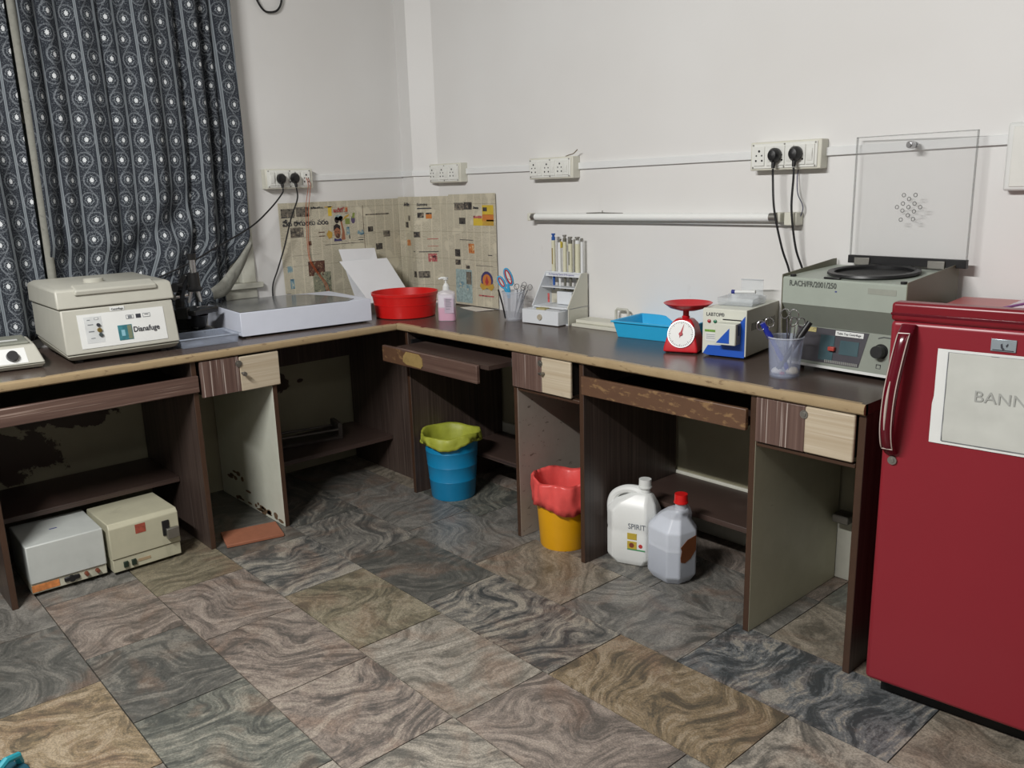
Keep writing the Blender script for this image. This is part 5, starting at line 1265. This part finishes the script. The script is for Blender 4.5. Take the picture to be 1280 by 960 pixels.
# ---- jerrycans
def octo(w, d, c_, z, ox=0, oy=0): return [(ox+x, oy+y, z) for x, y in ((-w+c_,-d),(w-c_,-d),(w,-d+c_),(w,d-c_),(w-c_,d),(-w+c_,d),(-w,d-c_),(-w,-d+c_))]
def jerry(label, loc, rz, mt, capm, liquid=None, hh=0, W_=.090, D_=.062, hl=.150, rear=False):
    """long side along x; neck at +x end, handle arching to -x"""
    t = thing('jerrycan', label, 'jerrycan', loc, rz)
    z1_, f1_ = (.186, .64) if rear else (.200, .82)
    m = MB().loft([octo(W_*.80,D_*.76,.028,0),octo(W_,D_,.030,.028),octo(W_,D_,.030,.120),octo(W_*.985,D_*.975,.030,.130),octo(W_,D_,.030,.140),octo(W_,D_,.030,z1_),octo(W_*f1_,D_*(f1_-.08),.026*f1_/.82,.230,.008),octo(W_*.45,D_*.46,.014,.255,.028),octo(.021,.021,.0085,.264,.036)])
    m.build('body', mt, t, bev=.006, seg=3)
    hm = MB(); pts = spline([(-W_+.014,0,hl),(-W_+.008,0,.208),(-.068,0,.245),(-.030,0,.266),(.012,0,.266),(.030,0,.252)],5)
    if rear: pts = spline([(.0,D_-.012,hl),(.004,D_-.004,.222),(.014,.036,.250),(.030,.010,.258)],5)
    hm.tube(pts, [.022-.007*math.sin(PI*i/(len(pts)-1)) for i in range(len(pts))], 10)
    hm.build('handle', mt, t, smooth=True)
    MB().cyl((.040,0,.258),(.040,0,.282),.019,.0175).build('neck', mt, t, smooth=True)
    cp = MB().cyl((.040,0,.280),(.040,0,.312),.0225,.0215,24).build('cap', capm, t, smooth=True)
    m = MB().cyl((.040,0,.281),(.040,0,.287),.0238,.0238,24).build('cap_ring', capm, cp, smooth=True)
    if liquid: MB().loft([octo(W_*.78,D_*.74,.028,.003),octo(W_*.975,D_*.965,.030,.030),octo(W_*.975,D_*.965,.030,hh)]).build('liquid', liquid, t)
    return t
hd_ = mat('white_hdpe', (222,224,222), .35, var=.02)
t = jerry('opaque white jerrycan with a white cap and yellow label', (1.742,-.385,0), 22, hd_, white)
MB().box(-.004,-.0635,.105,.030,-.062,.128).build('label', mat('mustard_label',(186,162,60),.5), t)
MB().box(-.004,-.0635,.070,.030,-.062,.098).build('label', mat('mustard_label',(186,162,60),.5), t)
MB().box(-.004,-.0637,.066,.060,-.062,.070).build('label_stripe', mat('green_stripe',(60,140,90),.5), t)
MB().cyl((.044,-.062,.084),(.044,-.0638,.084),.007).build('label_dot', mat('red_dot',(180,50,50),.5), t)
MB().cyl((.012,-.0630,.084),(.012,-.0642,.084),.009).build('label_picture', mat('brown_dot',(120,60,40),.5), t)
text('marker_lettering','SPIRIT',mat('grey_marker',(120,126,134),.7),t,(-.002,-.0636,.145),.028,(PI/2,0,0),sx=.85)
hd2 = mat('translucent_hdpe', (222,227,236), .35, var=.02, alpha=.50)
t = jerry('translucent jerrycan with a red cap, half full of clear liquid', (1.918,-.395,0), 350, hd2, mat('red_cap_plastic',(214,30,30),.35), mat('clear_liquid_in_can',(158,166,182),.2,var=.02), .118, .078, .067, .180, True)
MB().loft([octo(.0755,.0645,.030,.120),octo(.0755,.0645,.030,.184),octo(.046,.036,.022,.226,.010)]).build('inner_wall', mat('milky_inner_plastic',(218,223,232),.5), t)
lbm = mat('brown_label',(112,64,34),.5,var=.15)
MB().prism([(-.010,.095),(-.004,.118),(-.010,.130),(.020,.152),(.058,.160),(.058,.108),(.035,.082),(.010,.072),(-.008,.078)],.0,.0014).build('label', lbm, t, rot=(0,0,PI/2), loc=(.0795,-.024,.010))

# ---- dark device on the shelf in the corner
c = thing('shelf_rack', 'dark metal rack lying on the shelf below the worktop corner', 'rack', (.10,-.98,.185), 78)
dk = mat('dark_painted_metal',(60,54,50),.4,var=.2)
MB().box(0,0,.0,.36,.12,.014).build('base_plate', dk, c, bev=.002)
for y in (.01,.10): MB().cyl((.0,y,.045),(.36,y,.045),.006).build('rod', mat('grey_rod',(104,100,96),.35,metal=.6), c, smooth=True)
for x in (.0,.34): MB().box(x,0,.012,x+.02,.12,.075).build('end_bracket', dk, c, bev=.002)
# pipe stub at the wall, right bay
c = thing('pipe_stub', 'short grey bracket standing out of the wall beside the right desk leg', 'bracket', (2.335,-.03,.218), 0)
MB().box(-.02,-.04,.0,.035,.018,.028).build('bracket', mat('grey_bracket',(96,92,84),.6,dirt=.5,scale=60), c, bev=.004)
# teal object at the bottom-left corner of the photo
c = thing('slipper', 'teal rubber slipper tip at the bottom left corner of the photo', 'slipper', (1.478,-2.325,0), 35)
tq = mat('teal_rubber',(40,150,166),.45,var=.05)
MB().loft([[(.055*math.cos(a)*(1.0 if math.cos(a)>0 else 2.6), .042*math.sin(a), z) for a in [2*PI*i/24 for i in range(24)]] for z in (.001,.018)]).build('sole', mat('dark_teal_sole',(20,70,84),.6), c, bev=.003)
MB().tube([(.0,-.042,.014),(.004,-.034,.040),(.006,0,.052),(.004,.034,.040),(0,.042,.014)],.009).build('strap', tq, c, smooth=True)

# things of one kind share a group phrase
GR = {'socket_board':'socket boards on the walls','plug':'black plugs in the socket boards','power_cord':'black power cords','pipette':'pipettes in the white stand',
 'surgical_scissors':'steel surgical scissors in the two cups','waste_bin':'waste bins with liners under the desk','jerrycan':'plastic jerrycans on the floor','newspaper':'newspaper sheets taped in the corner',
 'cable_trunking':'white cable trunking along the walls','foam_board':'white cards leaning behind the red tub','curtain':'flower-print curtains at the window','instrument_box':'metal instrument boxes under the left desk',
 'pen_cup':'plastic cups on the worktop','cotton_ball':'wads in the bottom of the clear cup','marker_pen':'marker pens','wire':'thin wires','desk_base':'desk bases under the worktop','centrifuge':'bench centrifuges','plastic_box':'clear plastic boxes'}
for o in list(C.objects):
    if o.parent is None and 'label' in o and o.name.split('.')[0] in GR: o['group'] = GR[o.name.split('.')[0]]
